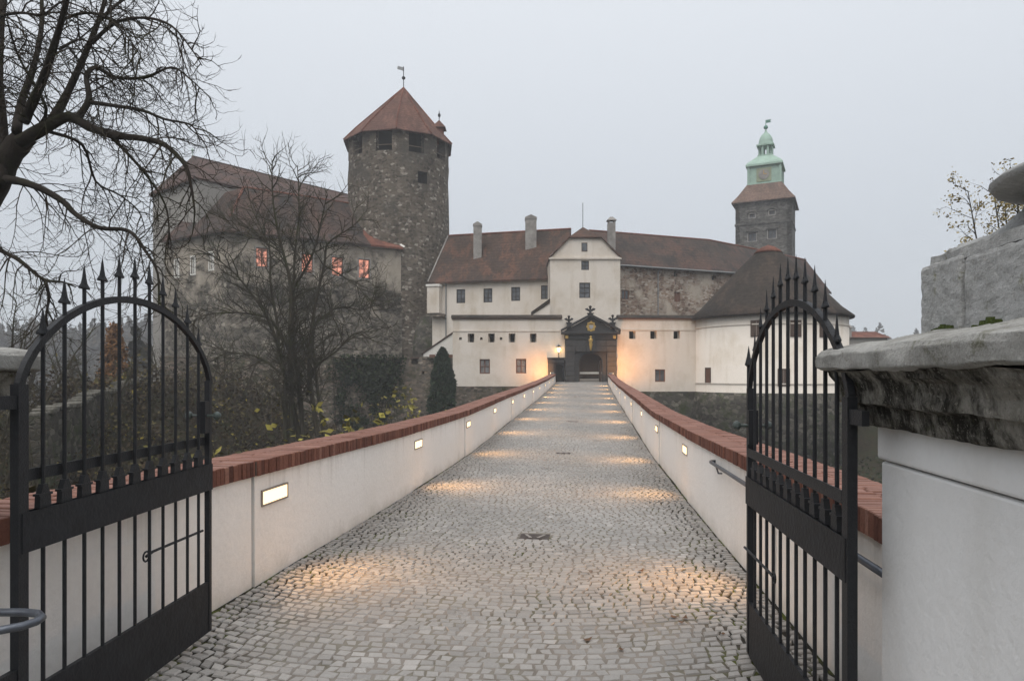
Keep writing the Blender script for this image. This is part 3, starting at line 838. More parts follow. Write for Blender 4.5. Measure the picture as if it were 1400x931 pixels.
# steel hoop barrier by the left pillar
mb = MB()
zc = 0.98
path = [(x + .09, y, z) for x, y, z in [(-2.9, 2.62, zc), (-2.2, 2.64, zc), (-1.98, 2.645, zc), (-1.92, 2.635, zc - .002), (-1.88, 2.60, zc - .004), (-1.875, 2.56, zc - .006), (-1.90, 2.52, zc - .008), (-1.96, 2.48, zc - .01), (-2.3, 2.33, zc - .02), (-2.75, 2.13, zc - .03), (-2.8, 2.10, zc - .1), (-2.8, 2.1, 0.02)]]
hr = thing("hoop_rail", "grey steel tube bent into a horizontal hoop beside the iron gate", "handrail", (-2.8, 2.1, 0))
mb.tube(path, 0.0155, 10); mb.build("tube", M['steel'], hr, smooth=True)
mb = MB(); mb.tube([(-2.71, 2.1, 0.0), (-2.71, 2.1, 0.03)], 0.06, 14); mb.build("foot_flange", M['steel'], hr)
# handrail on the right parapet
hr = thing("handrail", "dark metal handrail fixed to the white parapet behind the open gate", "handrail", rp(8, 2.2, 0))
mb = MB(); z = 0.86
mb.tube([rp(s_, HW - 0.085, z) for s_ in np.linspace(3.4, 8.45, 8)] + [rp(8.5, HW - .07, z), rp(8.52, HW - 0.02, z)], 0.021, 8); mb.build("rail", M['steel'], hr, smooth=True)
for s_ in (4.4, 6.2, 8.1):
    mb = MB(); mb.tube([rp(s_, HW + 0.0, z - 0.09), rp(s_, HW - 0.06, z - 0.09), rp(s_, HW - 0.085, z - 0.01)], 0.010, 6); mb.build("bracket", M['steel'], hr)
# weathered posts just past the right parapet
wp = thing("timber_post", "weathered timber post with iron straps behind the parapet and pillar", "post", (2.75, 4.6, -0.3))
mb = MB(); mb.box(2.66, 2.84, 4.52, 4.68, -0.4, 1.95); mb.build("post", M['old_wood'], wp, bevel=0.015)
mb = MB(); mb.box(2.645, 2.855, 4.505, 4.695, 1.50, 1.58); mb.build("strap", M['iron'], wp)

# ------------------------------------------------------------------ castle building helpers
class Face:
    """a vertical wall from A to B (outward side to the right of A->B seen from above: towards the camera when A is left)"""
    def __init__(self, A, B):
        self.A = Vector(A); self.B = Vector(B); self.L = (self.B - self.A).length
        self.d = (self.B - self.A) / self.L
        self.n = Vector((self.d.y, -self.d.x))
    def P(self, u, z, out=0.0):
        p = self.A + self.d * u + self.n * out
        return Vector((p.x, p.y, z))
    def from_px(self, px, py):
        k = kx(px)
        u = (k * self.A.y - self.A.x) / (self.d.x - k * self.d.y)
        Y = self.A.y + self.d.y * u
        return u, EYE + (HY - py) / F * Y, F / Y
    def rect(self, px, py, w, h):
        u, z, sc = self.from_px(px, py)
        return (u - w / 2 / sc, u + w / 2 / sc, z - h / 2 / sc, z + h / 2 / sc)
def holed_wall(face, z0, z1, holes, mat, parent, th=0.5, name="wall", gable=None):
    us = sorted(set([0, face.L] + [v for h in holes for v in h[:2]])); zs = sorted(set([z0, z1] + [v for h in holes for v in h[2:4]]))
    # finer strips keep the long faces well shaped
    mb = MB()
    for i in range(len(us) - 1):
        for j in range(len(zs) - 1):
            uc = (us[i] + us[i + 1]) / 2; zc = (zs[j] + zs[j + 1]) / 2
            if any(h[0] < uc < h[1] and h[2] < zc < h[3] for h in holes): continue
            mb.add([face.P(us[i], zs[j]), face.P(us[i + 1], zs[j]), face.P(us[i + 1], zs[j + 1]), face.P(us[i], zs[j + 1])], [(0, 1, 2, 3)])
    for h in holes:
        a, b, c, d = h[:4]
        o = -th
        for q in (((a, c), (b, c)), ((b, c), (b, d)), ((b, d), (a, d)), ((a, d), (a, c))):
            (u0, w0), (u1, w1) = q
            mb.add([face.P(u0, w0), face.P(u0, w0, o), face.P(u1, w1, o), face.P(u1, w1)], [(0, 1, 2, 3)])
        if len(h) > 4 and h[4]:
            mb.add([face.P(a, c, o), face.P(b, c, o), face.P(b, d, o), face.P(a, d, o)], [(0, 1, 2, 3)])
    if gable:
        mb.add([face.P(u, z) for u, z in gable], [tuple(range(len(gable)))])
    # back face so that the wall has its thickness
    t2 = th + 0.15
    mb.add([face.P(0, z0, -t2), face.P(0, z1, -t2), face.P(face.L, z1, -t2), face.P(face.L, z0, -t2), face.P(0, z0), face.P(0, z1), face.P(face.L, z1), face.P(face.L, z0)],
           [(4, 5, 1, 0), (5, 6, 2, 1), (6, 7, 3, 2)])
    for i in range(len(us) - 1):
        for j in range(len(zs) - 1):
            uc = (us[i] + us[i + 1]) / 2; zc = (zs[j] + zs[j + 1]) / 2
            if any(h[0] < uc < h[1] and h[2] < zc < h[3] and (h[1] - h[0]) * (h[3] - h[2]) > 5 for h in holes): continue
            mb.add([face.P(us[i], zs[j], -t2), face.P(us[i], zs[j + 1], -t2), face.P(us[i + 1], zs[j + 1], -t2), face.P(us[i + 1], zs[j], -t2)], [(0, 1, 2, 3)])
    return mb.build(name, mat, parent)
def bar3(mb, face, u0, u1, z0, z1, o0, o1):
    p = [face.P(u0, z0, o0), face.P(u1, z0, o0), face.P(u1, z1, o0), face.P(u0, z1, o0)]
    e = face.n * (o1 - o0)
    mb.prism(p, (e.x, e.y, 0))
def window(parent, face, r, framemat, panemat, depth=0.18, nx=2, ny=3, fw=0.07, surround=None, sill=False):
    a, b, c, d = r
    mb = MB(); o0, o1 = -depth - 0.05, -depth + 0.02
    bar3(mb, face, a, b, d - fw, d, o0, o1); bar3(mb, face, a, b, c, c + fw, o0, o1)
    bar3(mb, face, a, a + fw, c + fw, d - fw, o0, o1); bar3(mb, face, b - fw, b, c + fw, d - fw, o0, o1)
    for i in range(1, nx):
        u = a + (b - a) * i / nx; bar3(mb, face, u - fw * .45, u + fw * .45, c + fw, d - fw, o0, o1 - 0.004)
    for j in range(1, ny):
        z = c + (d - c) * j / ny; bar3(mb, face, a + fw, b - fw, z - 0.025, z + 0.025, o0, o1 - 0.008)
    w = mb.build("window", framemat, parent)
    for i in range(nx):
        mb = MB(); u0 = a + (b - a) * i / nx; u1 = a + (b - a) * (i + 1) / nx
        bar3(mb, face, u0, u1, c, d, o0 - 0.02, o0 + 0.02); mb.build("pane", panemat, w)
    if surround:
        mb = MB(); s_ = 0.13
        bar3(mb, face, a - s_, b + s_, d, d + s_, -.02, .03); bar3(mb, face, a - s_, b + s_, c - s_, c, -.02, .03)
        bar3(mb, face, a - s_, a, c, d, -.02, .03); bar3(mb, face, b, b + s_, c, d, -.02, .03)
        mb.build("surround", surround, w)
    if sill:
        mb = MB(); bar3(mb, face, a - .08, b + .08, c - .09, c, -.05, .09); mb.build("sill", M['white_trim'], w)
    return w
def boxpart(name, mat, parent, x0, x1, y0, y1, z0, z1, rz=0, bev=0):
    mb = MB()
    if rz:
        c = Vector(((x0 + x1) / 2, (y0 + y1) / 2, 0))
        Mx = Matrix.Translation(c) @ Matrix.Rotation(rz, 4, 'Z') @ Matrix.Translation(-c)
        mb.box(x0, x1, y0, y1, z0, z1, Mx)
    else: mb.box(x0, x1, y0, y1, z0, z1)
    return mb.build(name, mat, parent, bevel=bev)

# ------------------------------------------------------------------ gate curtain wall (left of the portal)
GW = 60.0
gl = Face((kx(619) * GW, GW), (kx(775) * GW, GW))
lw = thing("gate_wall", "cream plastered wall with four small loopholes and two brown windows", "wall", (0, GW, 0.8))
loops = [gl.rect(px, 462, 9, 12) for px in (644, 672, 700, 729)]
wins = [gl.rect(662.8, 501, 14, 20), gl.rect(712.4, 500.5, 14, 20)]
holes_small = [gl.rect(px, 463, 3.4, 3.6) for px in (629.5, 658, 685)]
sd = gl.rect(765.5, 510, 11, 26)
ztop = 6.75
holed_wall(gl, 0.86, ztop, [(*q, True) for q in loops] + wins + [(*q, True) for q in holes_small] + [sd], M['cream'], lw, 0.55)
for q in wins: window(lw, gl, q, M['wood_red'], M['glass_pale'], 0.12, 2, 2, 0.09)
for q in loops:
    mb = MB(); bar3(mb, gl, q[0] + .15, q[1] - .1, q[2], q[3], -.545, -.5); mb.build("loophole_slot", M['dark'], lw)
mb = MB(); bar3(mb, gl, -.02, gl.L - .6, 5.68, 5.78, 0.001, 0.05); mb.build("string_course", M['cream'], lw)
mb = MB(); bar3(mb, gl, -.1, gl.L - .45, ztop, ztop + .12, -.8, .12); mb.build("coping_board", M['wood'], lw)
mb = MB(); mb.prism([gl.P(-.15, ztop + .12, .18), gl.P(-.15, ztop + .12, -.9), gl.P(-.15, ztop + .42, -.36)], tuple((gl.d * (gl.L - .25)).to_3d())); mb.build("wall_roof", M['roof_dark'], lw)
mb = MB(); bar3(mb, gl, -.05, gl.L, -6.0, 0.855, -1.2, 0.06); mb.build("stone_base", M['curtain'], lw)
# side returning to the back
rl = Face((gl.A.x, GW + 6), (gl.A.x, GW + .001))
mb = MB(); bar3(mb, rl, 0, rl.L - .02, .86, ztop, -.5, -0.001); mb.build("return_wall", M['cream'], lw)

# right wall
grt = Face((kx(842) * GW, GW), (kx(962) * GW, GW + .4))
rw = thing("gate_wall", "cream plastered wall with three loopholes between portal and round bastion", "wall", (12, GW, 0.4))
loops = [grt.rect(px, 458, 9, 10.5) for px in (864.5, 893.5, 925.3)]
wins = [grt.rect(902.5, 513.5, 14, 17)]
holed_wall(grt, 0.40, ztop, [(*q, True) for q in loops] + wins, M['cream'], rw, 0.55)
for q in wins: window(rw, grt, q, M['wood_red'], M['glass'], 0.10, 2, 1, 0.08)
for q in loops:
    mb = MB(); bar3(mb, grt, q[0] + .15, q[1] - .1, q[2], q[3], -.545, -.5); mb.build("loophole_slot", M['dark'], rw)
mb = MB(); bar3(mb, grt, .55, grt.L, 5.80, 5.90, 0.001, 0.05); mb.build("string_course", M['cream'], rw)
mb = MB(); bar3(mb, grt, .2, grt.L, ztop, ztop + .12, -.8, .12); mb.build("coping_board", M['wood_red'], rw)
mb = MB(); mb.prism([grt.P(.15, ztop + .12, .18), grt.P(.15, ztop + .12, -.9), grt.P(.15, ztop + .42, -.36)], tuple((grt.d * (grt.L)).to_3d())); mb.build("wall_roof", M['roof_dark'], rw)
mb = MB(); bar3(mb, grt, -.05, grt.L, -6.0, 0.395, -1.2, 0.06); mb.build("stone_base", M['base'], rw)
# lintel wall over the portal
mb = MB(); mb.box(gl.B.x + .02, grt.A.x - .02, GW + .02, GW + .6, 4.6, ztop + 0.05); mb.build("wall_over_portal", M['cream'], rw)

# ------------------------------------------------------------------ portal
PY = 59.45
X_ = lambda px: kx(px) * PY
Z_ = lambda py: EYE + (HY - py) / F * PY
po = thing("stone_portal", "dark stone gate portal with pediment, gilded coat of arms and three finials", "portal", (X_(808), PY, 1.2))
px0, px1 = X_(772.4), X_(843.4); ox0, ox1 = X_(785.8), X_(830.0); otop = Z_(481); ptop = Z_(456.5); zr = 1.0
for (a, b) in ((px0, ox0), (ox1, px1)):
    boxpart("pier", M['portal_dark'], po, a + .03, b - .03, PY + .04, GW + .9, zr, otop)
    z = zr; k = 0
    while z < otop - .1:
        hh = 0.41
        inset = 0.0 if k % 2 else 0.05
        boxpart("stone_block", M['portal'], po, a + inset * (a < ox0 - .5), b - inset * (b > ox1 + .5), PY, PY + .3, z, min(z + hh - .035, otop), bev=.02)
        z += hh; k += 1
zz = otop + .03
for k in range(2):
    n = 5
    for i in range(n):
        a = px0 + (px1 - px0) * i / n + .015; b = px0 + (px1 - px0) * (i + 1) / n - .015
        boxpart("stone_block", M['portal'], po, a, b, PY, PY + .4, zz, zz + (Z_(464.5) - otop - .03) / 2 - .03, bev=.02)
    zz += (Z_(464.5) - otop - .03) / 2
boxpart("lintel_core", M['portal_dark'], po, px0 + .03, px1 - .03, PY + .05, GW + .9, otop, ptop)
fz = boxpart("frieze", M['portal_dark'], po, px0 - .03, px1 + .03, PY - .06, PY + .3, Z_(464), Z_(457.2))
for px in (774.8, 840):
    boxpart("gilded_rosette", M['gold'], fz, X_(px) - .13, X_(px) + .13, PY - .10, PY - .06, Z_(463), Z_(458.4), bev=.03)
boxpart("cornice", M['portal_dark'], po, X_(767.2), X_(847.8), PY - .28, PY + .3, Z_(457), Z_(453.5), bev=.03)
zb = Z_(453.5) + .003; apx = X_(807); apz = Z_(430)
mb = MB(); mb.prism([(X_(770), PY - .02, zb), (X_(845), PY - .02, zb), (apx, PY - .02, apz - .2)], (0, .3, 0)); mb.build("pediment", M['portal'], po)
for (a, s_) in ((X_(767), 1), (X_(848), -1)):
    mb = MB()
    th = 0.26
    mb.prism([(a, PY - .3, zb), (apx, PY - .3, apz - .18), (apx, PY - .3, apz + .06), (a, PY - .3, zb + .2)][::s_], (0, .62, 0)); mb.build("raking_cornice", M['portal_dark'], po)
# coat of arms
mb = MB(); c = (X_(808), Z_(446.5))
pts = []
for k in range(40):
    a = 2 * math.pi * k / 40; r = 0.40 + 0.05 * math.cos(8 * a)
    pts.append((c[0] + r * math.sin(a) * .95, PY - .10, c[1] + r * math.cos(a) * 1.1))
mb.prism(pts, (0, .09, 0)); em = mb.build("coat_of_arms", M['gold'], po)
mb = MB(); mb.prism([(c[0] - .17, PY - .15, c[1] + .12), (c[0] - .17, PY - .15, c[1] - .08), (c[0], PY - .15, c[1] - .27), (c[0] + .17, PY - .15, c[1] - .08), (c[0] + .17, PY - .15, c[1] + .12)], (0, .06, 0)); mb.build("shield", M['silver'], em)
for q in (-1, 0, 1):
    mb = MB(); mb.lathe([(0.02, c[1] + .20), (0.07, c[1] + .24), (0.08, c[1] + .30), (0.03, c[1] + .36)], (c[0] + q * .14, PY - .13), 8); mb.build("crest", M['gold'], em)
# keystone with gilded figure
boxpart("keystone", M['portal'], po, X_(804) - .05, X_(811.5) + .05, PY - .12, PY + .1, Z_(481), Z_(458.5), bev=.03)
mb = MB(); kx_ = X_(807.4)
mb.lathe([(0.05, Z_(479.5)), (0.10, Z_(476)), (0.16, Z_(471)), (0.13, Z_(468)), (0.2, Z_(465.5)), (0.17, Z_(463.5)), (0.06, Z_(462.5)), (0.11, Z_(461.3)), (0.10, Z_(459.8)), (0.02, Z_(459))], (kx_, PY - .14), 10)
mb.build("gilded_figure", M['gold'], po, smooth=True)
# arch panel set back in the opening
def arch_panel(parent, x0, x1, z0, z1, a0, a1, spring, y, th, mat, name):
    n = 14; cx = (a0 + a1) / 2; r = (a1 - a0) / 2; rise = z1 - .12 - spring
    rise = min(rise, r)
    mb = MB()
    mb.box(x0, a0, y, y + th, z0, spring); mb.box(a1, x1, y, y + th, z0, spring)
    prev = None
    for k in range(n + 1):
        th_ = math.pi - math.pi * k / n
        p = (cx + r * math.cos(th_), spring + rise * math.sin(th_))
        if prev:
            mb.prism([(prev[0], y, prev[1]), (p[0], y, p[1]), (p[0], y, z1), (prev[0], y, z1)], (0, th, 0))
        prev = p
    mb.box(x0, a0 - .0, y, y + th, spring, z1); mb.box(a1, x1, y, y + th, spring, z1)
    return mb.build(name, mat, parent)
arch_panel(po, ox0, ox1, zr, otop, X_(791.8), X_(824.2), Z_(495), PY + .35, .35, M['portal'], "arch_surround")
# opened gate wings inside the arch
for (a, b) in ((X_(791.8) + .02, .10), (X_(824.2) - .12, .10)):
    boxpart("door_wing", M['wood'], po, a, a + b, PY + .72, PY + 1.75, 1.27, Z_(493))
# flanking small door
boxpart("side_door_pier", M['portal'], po, X_(749.6), X_(757.6), PY + .1, GW - .004, zr, Z_(496), bev=.02)
boxpart("side_door_lintel", M['portal'], po, X_(749.3), X_(772), PY + .08, GW - .004, Z_(496) + .004, Z_(490.5), bev=.02)
boxpart("side_door_cornice", M['portal_dark'], po, X_(748.6), X_(772.1), PY - .02, GW - .004, Z_(490.4), Z_(488.8), bev=.02)
arch_panel(po, X_(757.6), X_(772), zr, Z_(496), X_(760), X_(771), Z_(501.5), PY + .2, .3, M['portal_dark'], "side_door_arch")
boxpart("side_door", M['dark'], po, X_(759), X_(772), GW - .05, GW + .02, zr, Z_(497))
# fleur finials with pedestals
def finial(px, pyb, pyt, sc):
    x = X_(px); zb_ = Z_(pyb); zt = Z_(pyt); h = zt - zb_
    y = PY + .15
    mb = MB(); mb.box(x - .22 * sc, x + .22 * sc, y - .2, y + .2, zb_ - .5, zb_ + h * .12); mb.box(x - .3 * sc, x + .3 * sc, y - .26, y + .26, zb_ + h * .12, zb_ + h * .2)
    p = mb.build("finial_pedestal", M['portal_dark'], po)
    mb = MB()
    mb.tube([(x, y, zb_ + h * .2), (x, y, zb_ + h * .45), (x, y, zb_ + h * .75), (x, y, zb_ + h * .9), (x, y, zt)], [.10 * sc, .13 * sc, .09 * sc, .17 * sc, .03], 8)
    for s_ in (-1, 1):
        mb.tube([(x, y, zb_ + h * .45), (x + s_ * .16 * sc, y, zb_ + h * .5), (x + s_ * .30 * sc, y, zb_ + h * .62), (x + s_ * .40 * sc, y, zb_ + h * .60), (x + s_ * .36 * sc, y, zb_ + h * .5)], [.08 * sc, .1 * sc, .12 * sc, .11 * sc, .04], 8)
    mb.box(x - .22 * sc, x + .22 * sc, y - .09, y + .09, zb_ + h * .40, zb_ + h * .48)
    mb.build("fleur_finial", M['portal_dark'], p, smooth=False)
finial(807.3, 430.5, 417.5, .95); finial(778, 443.5, 431, .82); finial(838, 443.5, 430, .82)

# passage and yard beyond the portal
mb = MB(); mb.prism([(-4.5, 60.62, 1.27), (14.5, 60.62, 1.27), (14.5, 78, 1.9), (-4.5, 78, 1.9)], (0, 0, -.3)); o = mb.build("courtyard", M['joint']); o["kind"] = "structure"
lt = thing("street_lantern", "lit lantern on a short post above the small side door", "lantern", (X_(764.3), PY + .35, Z_(488.8)))
lx, ly, lz = X_(764.3), PY + .35, Z_(488.8)
mb = MB(); mb.tube([(lx, ly, lz), (lx, ly, lz + .1), (lx, ly, lz + .5)], [.07, .035, .03], 8); mb.build("post", M['iron'], lt)
mb = MB(); mb.lathe([(0.09, lz + .5), (0.19, lz + .86), (0.19, lz + .87)], (lx, ly), 6); mb.build("glass", M['lantern'], lt)
mb = MB(); mb.lathe([(0.22, lz + .872), (0.20, lz + .92), (0.08, lz + 1.05), (0.03, lz + 1.14)], (lx, ly), 6); mb.build("cap", M['iron'], lt)
for k in range(6):
    a = math.pi / 3 * k
    mb = MB(); mb.tube([(lx + .095 * math.sin(a), ly - .095 * math.cos(a), lz + .5), (lx + .195 * math.sin(a), ly - .195 * math.cos(a), lz + .87)], .012, 4); mb.build("glazing_bar", M['iron'], lt)
pl = bpy.data.lights.new("lantern_light", 'POINT'); pl.energy = 14; pl.color = (1, .62, .3); pl.shadow_soft_size = .2
lo = newobj("lantern_light", pl, lt); lo.location = (0, -.45, .72)
# floodlights on the parapet ends
def flood(label, s_, sg, target, energy):
    c = rp(s_, sg * (HW + .22), wall_h(s_) + .0)
    root = thing("floodlight", label, "floodlight", c, group="floodlights on the parapet ends")
    mb = MB(); mb.box(c.x - .16, c.x + .16, c.y - .10, c.y + .10, c.z + .03, c.z + .16); mb.build("housing", M['zinc'], root, bevel=.02)
    mb = MB(); mb.box(c.x - .05, c.x + .05, c.y - .05, c.y + .05, c.z, c.z + .03); mb.build("foot", M['iron'], root)
    dv = Vector(target) - Vector((c.x, c.y, c.z + .1)); dn = dv.normalized()
    sgn = 1 if dn.x > 0 else -1
    mb = MB(); mb.box(c.x + sgn * .161, c.x + sgn * .17, c.y - .09, c.y + .09, c.z + .05, c.z + .145); mb.build("lens", M['flood'], root)
    ld = bpy.data.lights.new("floodlight_light", 'SPOT'); ld.energy = energy; ld.color = (1.0, 0.42, 0.11); ld.spot_size = math.radians(110); ld.spot_blend = 1.0; ld.shadow_soft_size = .08
    lo = newobj("floodlight_light", ld, root)
    lo.location = (sgn * .22, -.05, .12)
    lo.rotation_euler = dn.to_track_quat('-Z', 'Y').to_euler()
eL = rp(58.2, -(HW + .22)); eR = rp(57.8, HW + .22)
flood("small floodlight on the parapet end beside the lantern's side door", 58.2, -1, (eL.x - 1.0, GW, 2.4), 280)
flood("small floodlight on the parapet end at the bastion side of the portal", 57.8, 1, (eR.x + 1.5, GW, 3.4), 560)

# ------------------------------------------------------------------ gatehouse tower
GTY = 66.0
gt = Face((kx(752) * GTY, GTY), (kx(848) * GTY, GTY))
gh = thing("gatehouse", "white gatehouse with half-hipped gable and antenna rod above the portal", "building", (7, GTY, 1.2))
wins = [gt.rect(799.5, 397, 15, 21), gt.rect(800, 363, 10.5, 12.5)]
zc = 13.15
u1, zg, _ = gt.from_px(779, 326); u2, _, _ = gt.from_px(821, 326)
gw_ = (*gt.rect(799, 338, 8, 12), )
pas = (gt.from_px(790, 480)[0], gt.from_px(828, 480)[0], 1.0, 4.2)
holed_wall(gt, 0.8, zc, wins + [pas], M['cream'], gh, 0.5)
for q in wins: window(gh, gt, q, M['sash'], M['glass'], 0.10, 2, 3 if q is wins[0] else 2, 0.08)
mb = MB(); mb.prism([gt.P(0.0, zc + .004, -.01), gt.P(gt.L, zc + .004, -.01), gt.P(u2, zg, -.01), gt.P(u1, zg, -.01)], (0, .5, 0)); mb.build("gable", M['cream'], gh)
gq = gw_
mb = MB(); bar3(mb, gt, gq[0], gq[1], gq[2], gq[3], -.02, .012); w_ = mb.build("gable_window", M['wood'], gh)
mb = MB(); bar3(mb, gt, gq[0] + .07, gq[1] - .07, gq[2] + .07, gq[3] - .07, 0, .02); mb.build("pane", M['glass'], w_)
mb = MB(); bar3(mb, gt, -.12, gt.L + .12, zc - .12, zc + .06, .002, .16); mb.build("cornice", M['cream'], gh)
for (p, q) in (((0, zc), (u1, zg)), ((gt.L, zc), (u2, zg))):
    mb = MB(); A = gt.P(p[0], p[1] + .06, .12); B = gt.P(q[0], q[1], .12)
    mb.prism([A, B, B + Vector((0, 0, .16)), A + Vector((0, 0, .16))], (0, .13, 0)); mb.build("verge", M['white_trim'], gh)
uap = gt.from_px(799.6, 306)[0]
GB = 10.0
ap = gt.P(uap, 16.55, -1.9); apb = gt.P(uap, 16.55, -GB)
e1, e2 = gt.P(-.1, zc + .1, .16), gt.P(gt.L + .1, zc + .1, .16)
v1, v2 = gt.P(u1 - .05, zg + .12, .22), gt.P(u2 + .05, zg + .12, .22)
e1b, e2b = gt.P(-.1, zc + .1, -GB), gt.P(gt.L + .1, zc + .1, -GB)
mb = MB(); mb.slab([v1, v2, ap], .12); mb.slab([e1, v1, ap, apb, e1b], .15); mb.slab([v2, e2, e2b, apb, ap], .15); mb.build("roof", M['roof_brown'], gh)
mb = MB(); mb.tube([ap - Vector((0, 0, .1)), ap + Vector((0, 0, 2.4))], .03, 6); mb.build("antenna_rod", M['iron'], gh)
for (A, B) in (((gt.B.x, GTY), (gt.B.x, GTY + GB)), ((gt.A.x, GTY + GB), (gt.A.x, GTY))):
    f_ = Face(A, B); mb = MB(); bar3(mb, f_, 0.02, f_.L - .02, .8, zc + .1, -.5, 0); mb.build("side_wall", M['cream'], gh)
boxpart("passage_door", M['wood'], gh, 5.9, 8.9, GTY + 1.4, GTY + 1.55, 1.3, 4.2)
boxpart("passage_rail", M['white_trim'], gh, 5.7, 9.2, GTY + .9, GTY + 1.0, 1.95, 2.15)
# chimney of the gatehouse
def chimney(parent, px, pyt, pyb, w, Y, style):
    t_ = at(px, pyt, Y); b_ = at(px, pyb, Y); hw = w / F * Y / 2
    mb = MB(); mb.box(t_.x - hw, t_.x + hw, Y - hw, Y + hw, b_.z - 1.6, t_.z - .5); c = mb.build("chimney", M['chimney'], parent)
    mb = MB()
    if style == 'gable':
        mb.prism([(t_.x - hw - .05, Y - hw - .05, t_.z - .5), (t_.x + hw + .05, Y - hw - .05, t_.z - .5), (t_.x + hw + .05, Y - hw - .05, t_.z - .3), (t_.x, Y - hw - .05, t_.z), (t_.x - hw - .05, Y - hw - .05, t_.z - .3)], (0, 2 * hw + .1, 0))
    else:
        for q in (-1, 1):
            for p in (-1, 1):
                mb.box(t_.x + q * hw * .75 - .07, t_.x + q * hw * .75 + .07, Y + p * hw * .75 - .07, Y + p * hw * .75 + .07, t_.z - .5, t_.z - .25)
        mb.taper(t_.x - hw - .12, t_.x + hw + .12, Y - hw - .12, Y + hw + .12, t_.z - .25, t_.z + .15, hw * .95)
    mb.build("chimney_cap", M['chimney'], c)
    return c
chimney(gh, 835.8, 299, 340, 10, 71.5, 'pot')

# stair wall between gate wall and gatehouse
sw = thing("stair_wall", "sloping dark coping of the stair wall beside the gatehouse", "wall", (2.5, 65.0, 1.2))
A = at(729, 428, 65.0); B = at(752, 411, 65.0)
mb = MB(); mb.prism([(A.x, 65, 1.0), (B.x, 65, 1.0), (B.x, 65, B.z - .2), (A.x, 65, A.z - .2)], (0, .4, 0)); mb.build("wall", M['cream'], sw)
mb = MB(); mb.prism([(A.x - .2, 64.9, A.z - .25), (B.x, 64.9, B.z - .2), (B.x, 64.9, B.z + .2), (A.x - .2, 64.9, A.z + .1)], (0, .6, 0)); mb.build("coping", M['roof_dark'], sw)

# ------------------------------------------------------------------ long white wing
wg = thing("white_wing", "long white castle wing with brown roof between keep and gatehouse", "building", (-2, 72, 1.0))
wf = Face((kx(591) * 73.0, 73.0), (5.0, 69.85))
ez = 11.75
wr = [wf.rect(px, py, 12.5, 19) for px, py in ((630, 405), (667, 404), (705, 402), (745.7, 399.6))]
holed_wall(wf, 0.6, ez, wr, M['cream'], wg, 0.45)
for q in wr: window(wg, wf, q, M['sash'], M['glass'], 0.12, 2, 3, 0.09)
rA, rB = Vector((kx(613.6) * 78.0, 78.0, 17.7)), Vector((6.5, 75.0, 17.85))
eA, eB = wf.P(-.25, ez - .02, .45), wf.P(wf.L + .3, ez - .02, .45)
mid = eA.lerp(rA, .45) + Vector((-.12, 0, -.25)); midB = eB.lerp(rB, .45) + Vector((0, 0, -.25))
mb = MB(); mb.slab([eA, eB, midB, mid], .2); mb.slab([mid, midB, rB, rA], .2); mb.slab([rA, rB, rB + Vector((.5, 5.2, -6)), rA + Vector((.3, 5.2, -6))], .2)
rf_ = mb.build("roof", M['roof_brown'], wg)
mb = MB(); mb.tube([rA + Vector((0, 0, .03)), rB + Vector((0, 0, .03))], .12, 6); mb.build("ridge_tile", M['roof_red'], rf_)
mb = MB(); mb.prism([eA + Vector((-.05, 0, .05)), mid + Vector((-.05, 0, .05)), rA + Vector((-.05, 0, .05)), rA + Vector((-.12, 0, .12)), mid + Vector((-.12, 0, .12)), eA + Vector((-.12, 0, .12))], (0.02, .06, 0)); mb.build("verge_flashing", M['chimney'], rf_)
ef = Face((wf.A.x + .2, 79), (wf.A.x, 73)); mb = MB(); mb.add([ef.P(0, .6), ef.P(ef.L, .6), ef.P(ef.L, ez), (rA.x, rA.y, rA.z - .2), ef.P(0, ez)], [(0, 1, 2, 3, 4)]); mb.build("end_wall", M['cream'], wg)
chimney(rf_, 653, 304, 351, 11, 74.8, 'gable'); chimney(rf_, 725.7, 295, 328, 15, 74.5, 'gable')
mb = MB(); p = [wf.P(wf.from_px(610, 390)[0], z, .09) for z in (ez - .1, 3.0)]; mb.tube(p, .07, 6); mb.build("downpipe", M['zinc'], wg)
# jutting bay near the keep
b0 = wf.from_px(589, 393)[0]; b1 = wf.from_px(604, 393)[0]
mb = MB(); bar3(mb, wf, b0 - .1, b1, wf.from_px(596, 429)[1], wf.from_px(596, 393)[1], 0.002, .9); bay = mb.build("bay", M['cream'], wg)
mb = MB(); bar3(mb, wf, b0 - .2, b1 + .1, wf.from_px(596, 393)[1], wf.from_px(596, 392)[1] + .15, 0.002, 1.0); mb.build("bay_roof", M['white_trim'], bay)
mb = MB(); bar3(mb, wf, b0 + .3, b1 + .5, wf.from_px(596, 434)[1], wf.from_px(596, 430)[1], 0.002, .8); mb.build("corbel", M['curtain'], bay)
# lean-to by the wall
ln = thing("lean_to", "white lean-to with sloping top between curtain wall and gate wall", "building", (-6.5, 63, 2))
A = at(579, 486, 63.0); B = at(621, 455, 63.0)
mb = MB(); mb.prism([(A.x, 63, A.z - .1), (B.x, 63, A.z - .1), (B.x, 63, B.z), (A.x, 63, A.z + .15)], (0, 3, 0)); mb.build("wall", M['white_trim'], ln)
mb = MB(); mb.prism([(A.x - .2, 62.9, A.z + .06), (B.x, 62.9, B.z + .04), (B.x, 62.9, B.z + .17), (A.x - .2, 62.9, A.z + .19)], (0, 3.2, 0)); mb.build("roof", M['roof_brown'], ln)

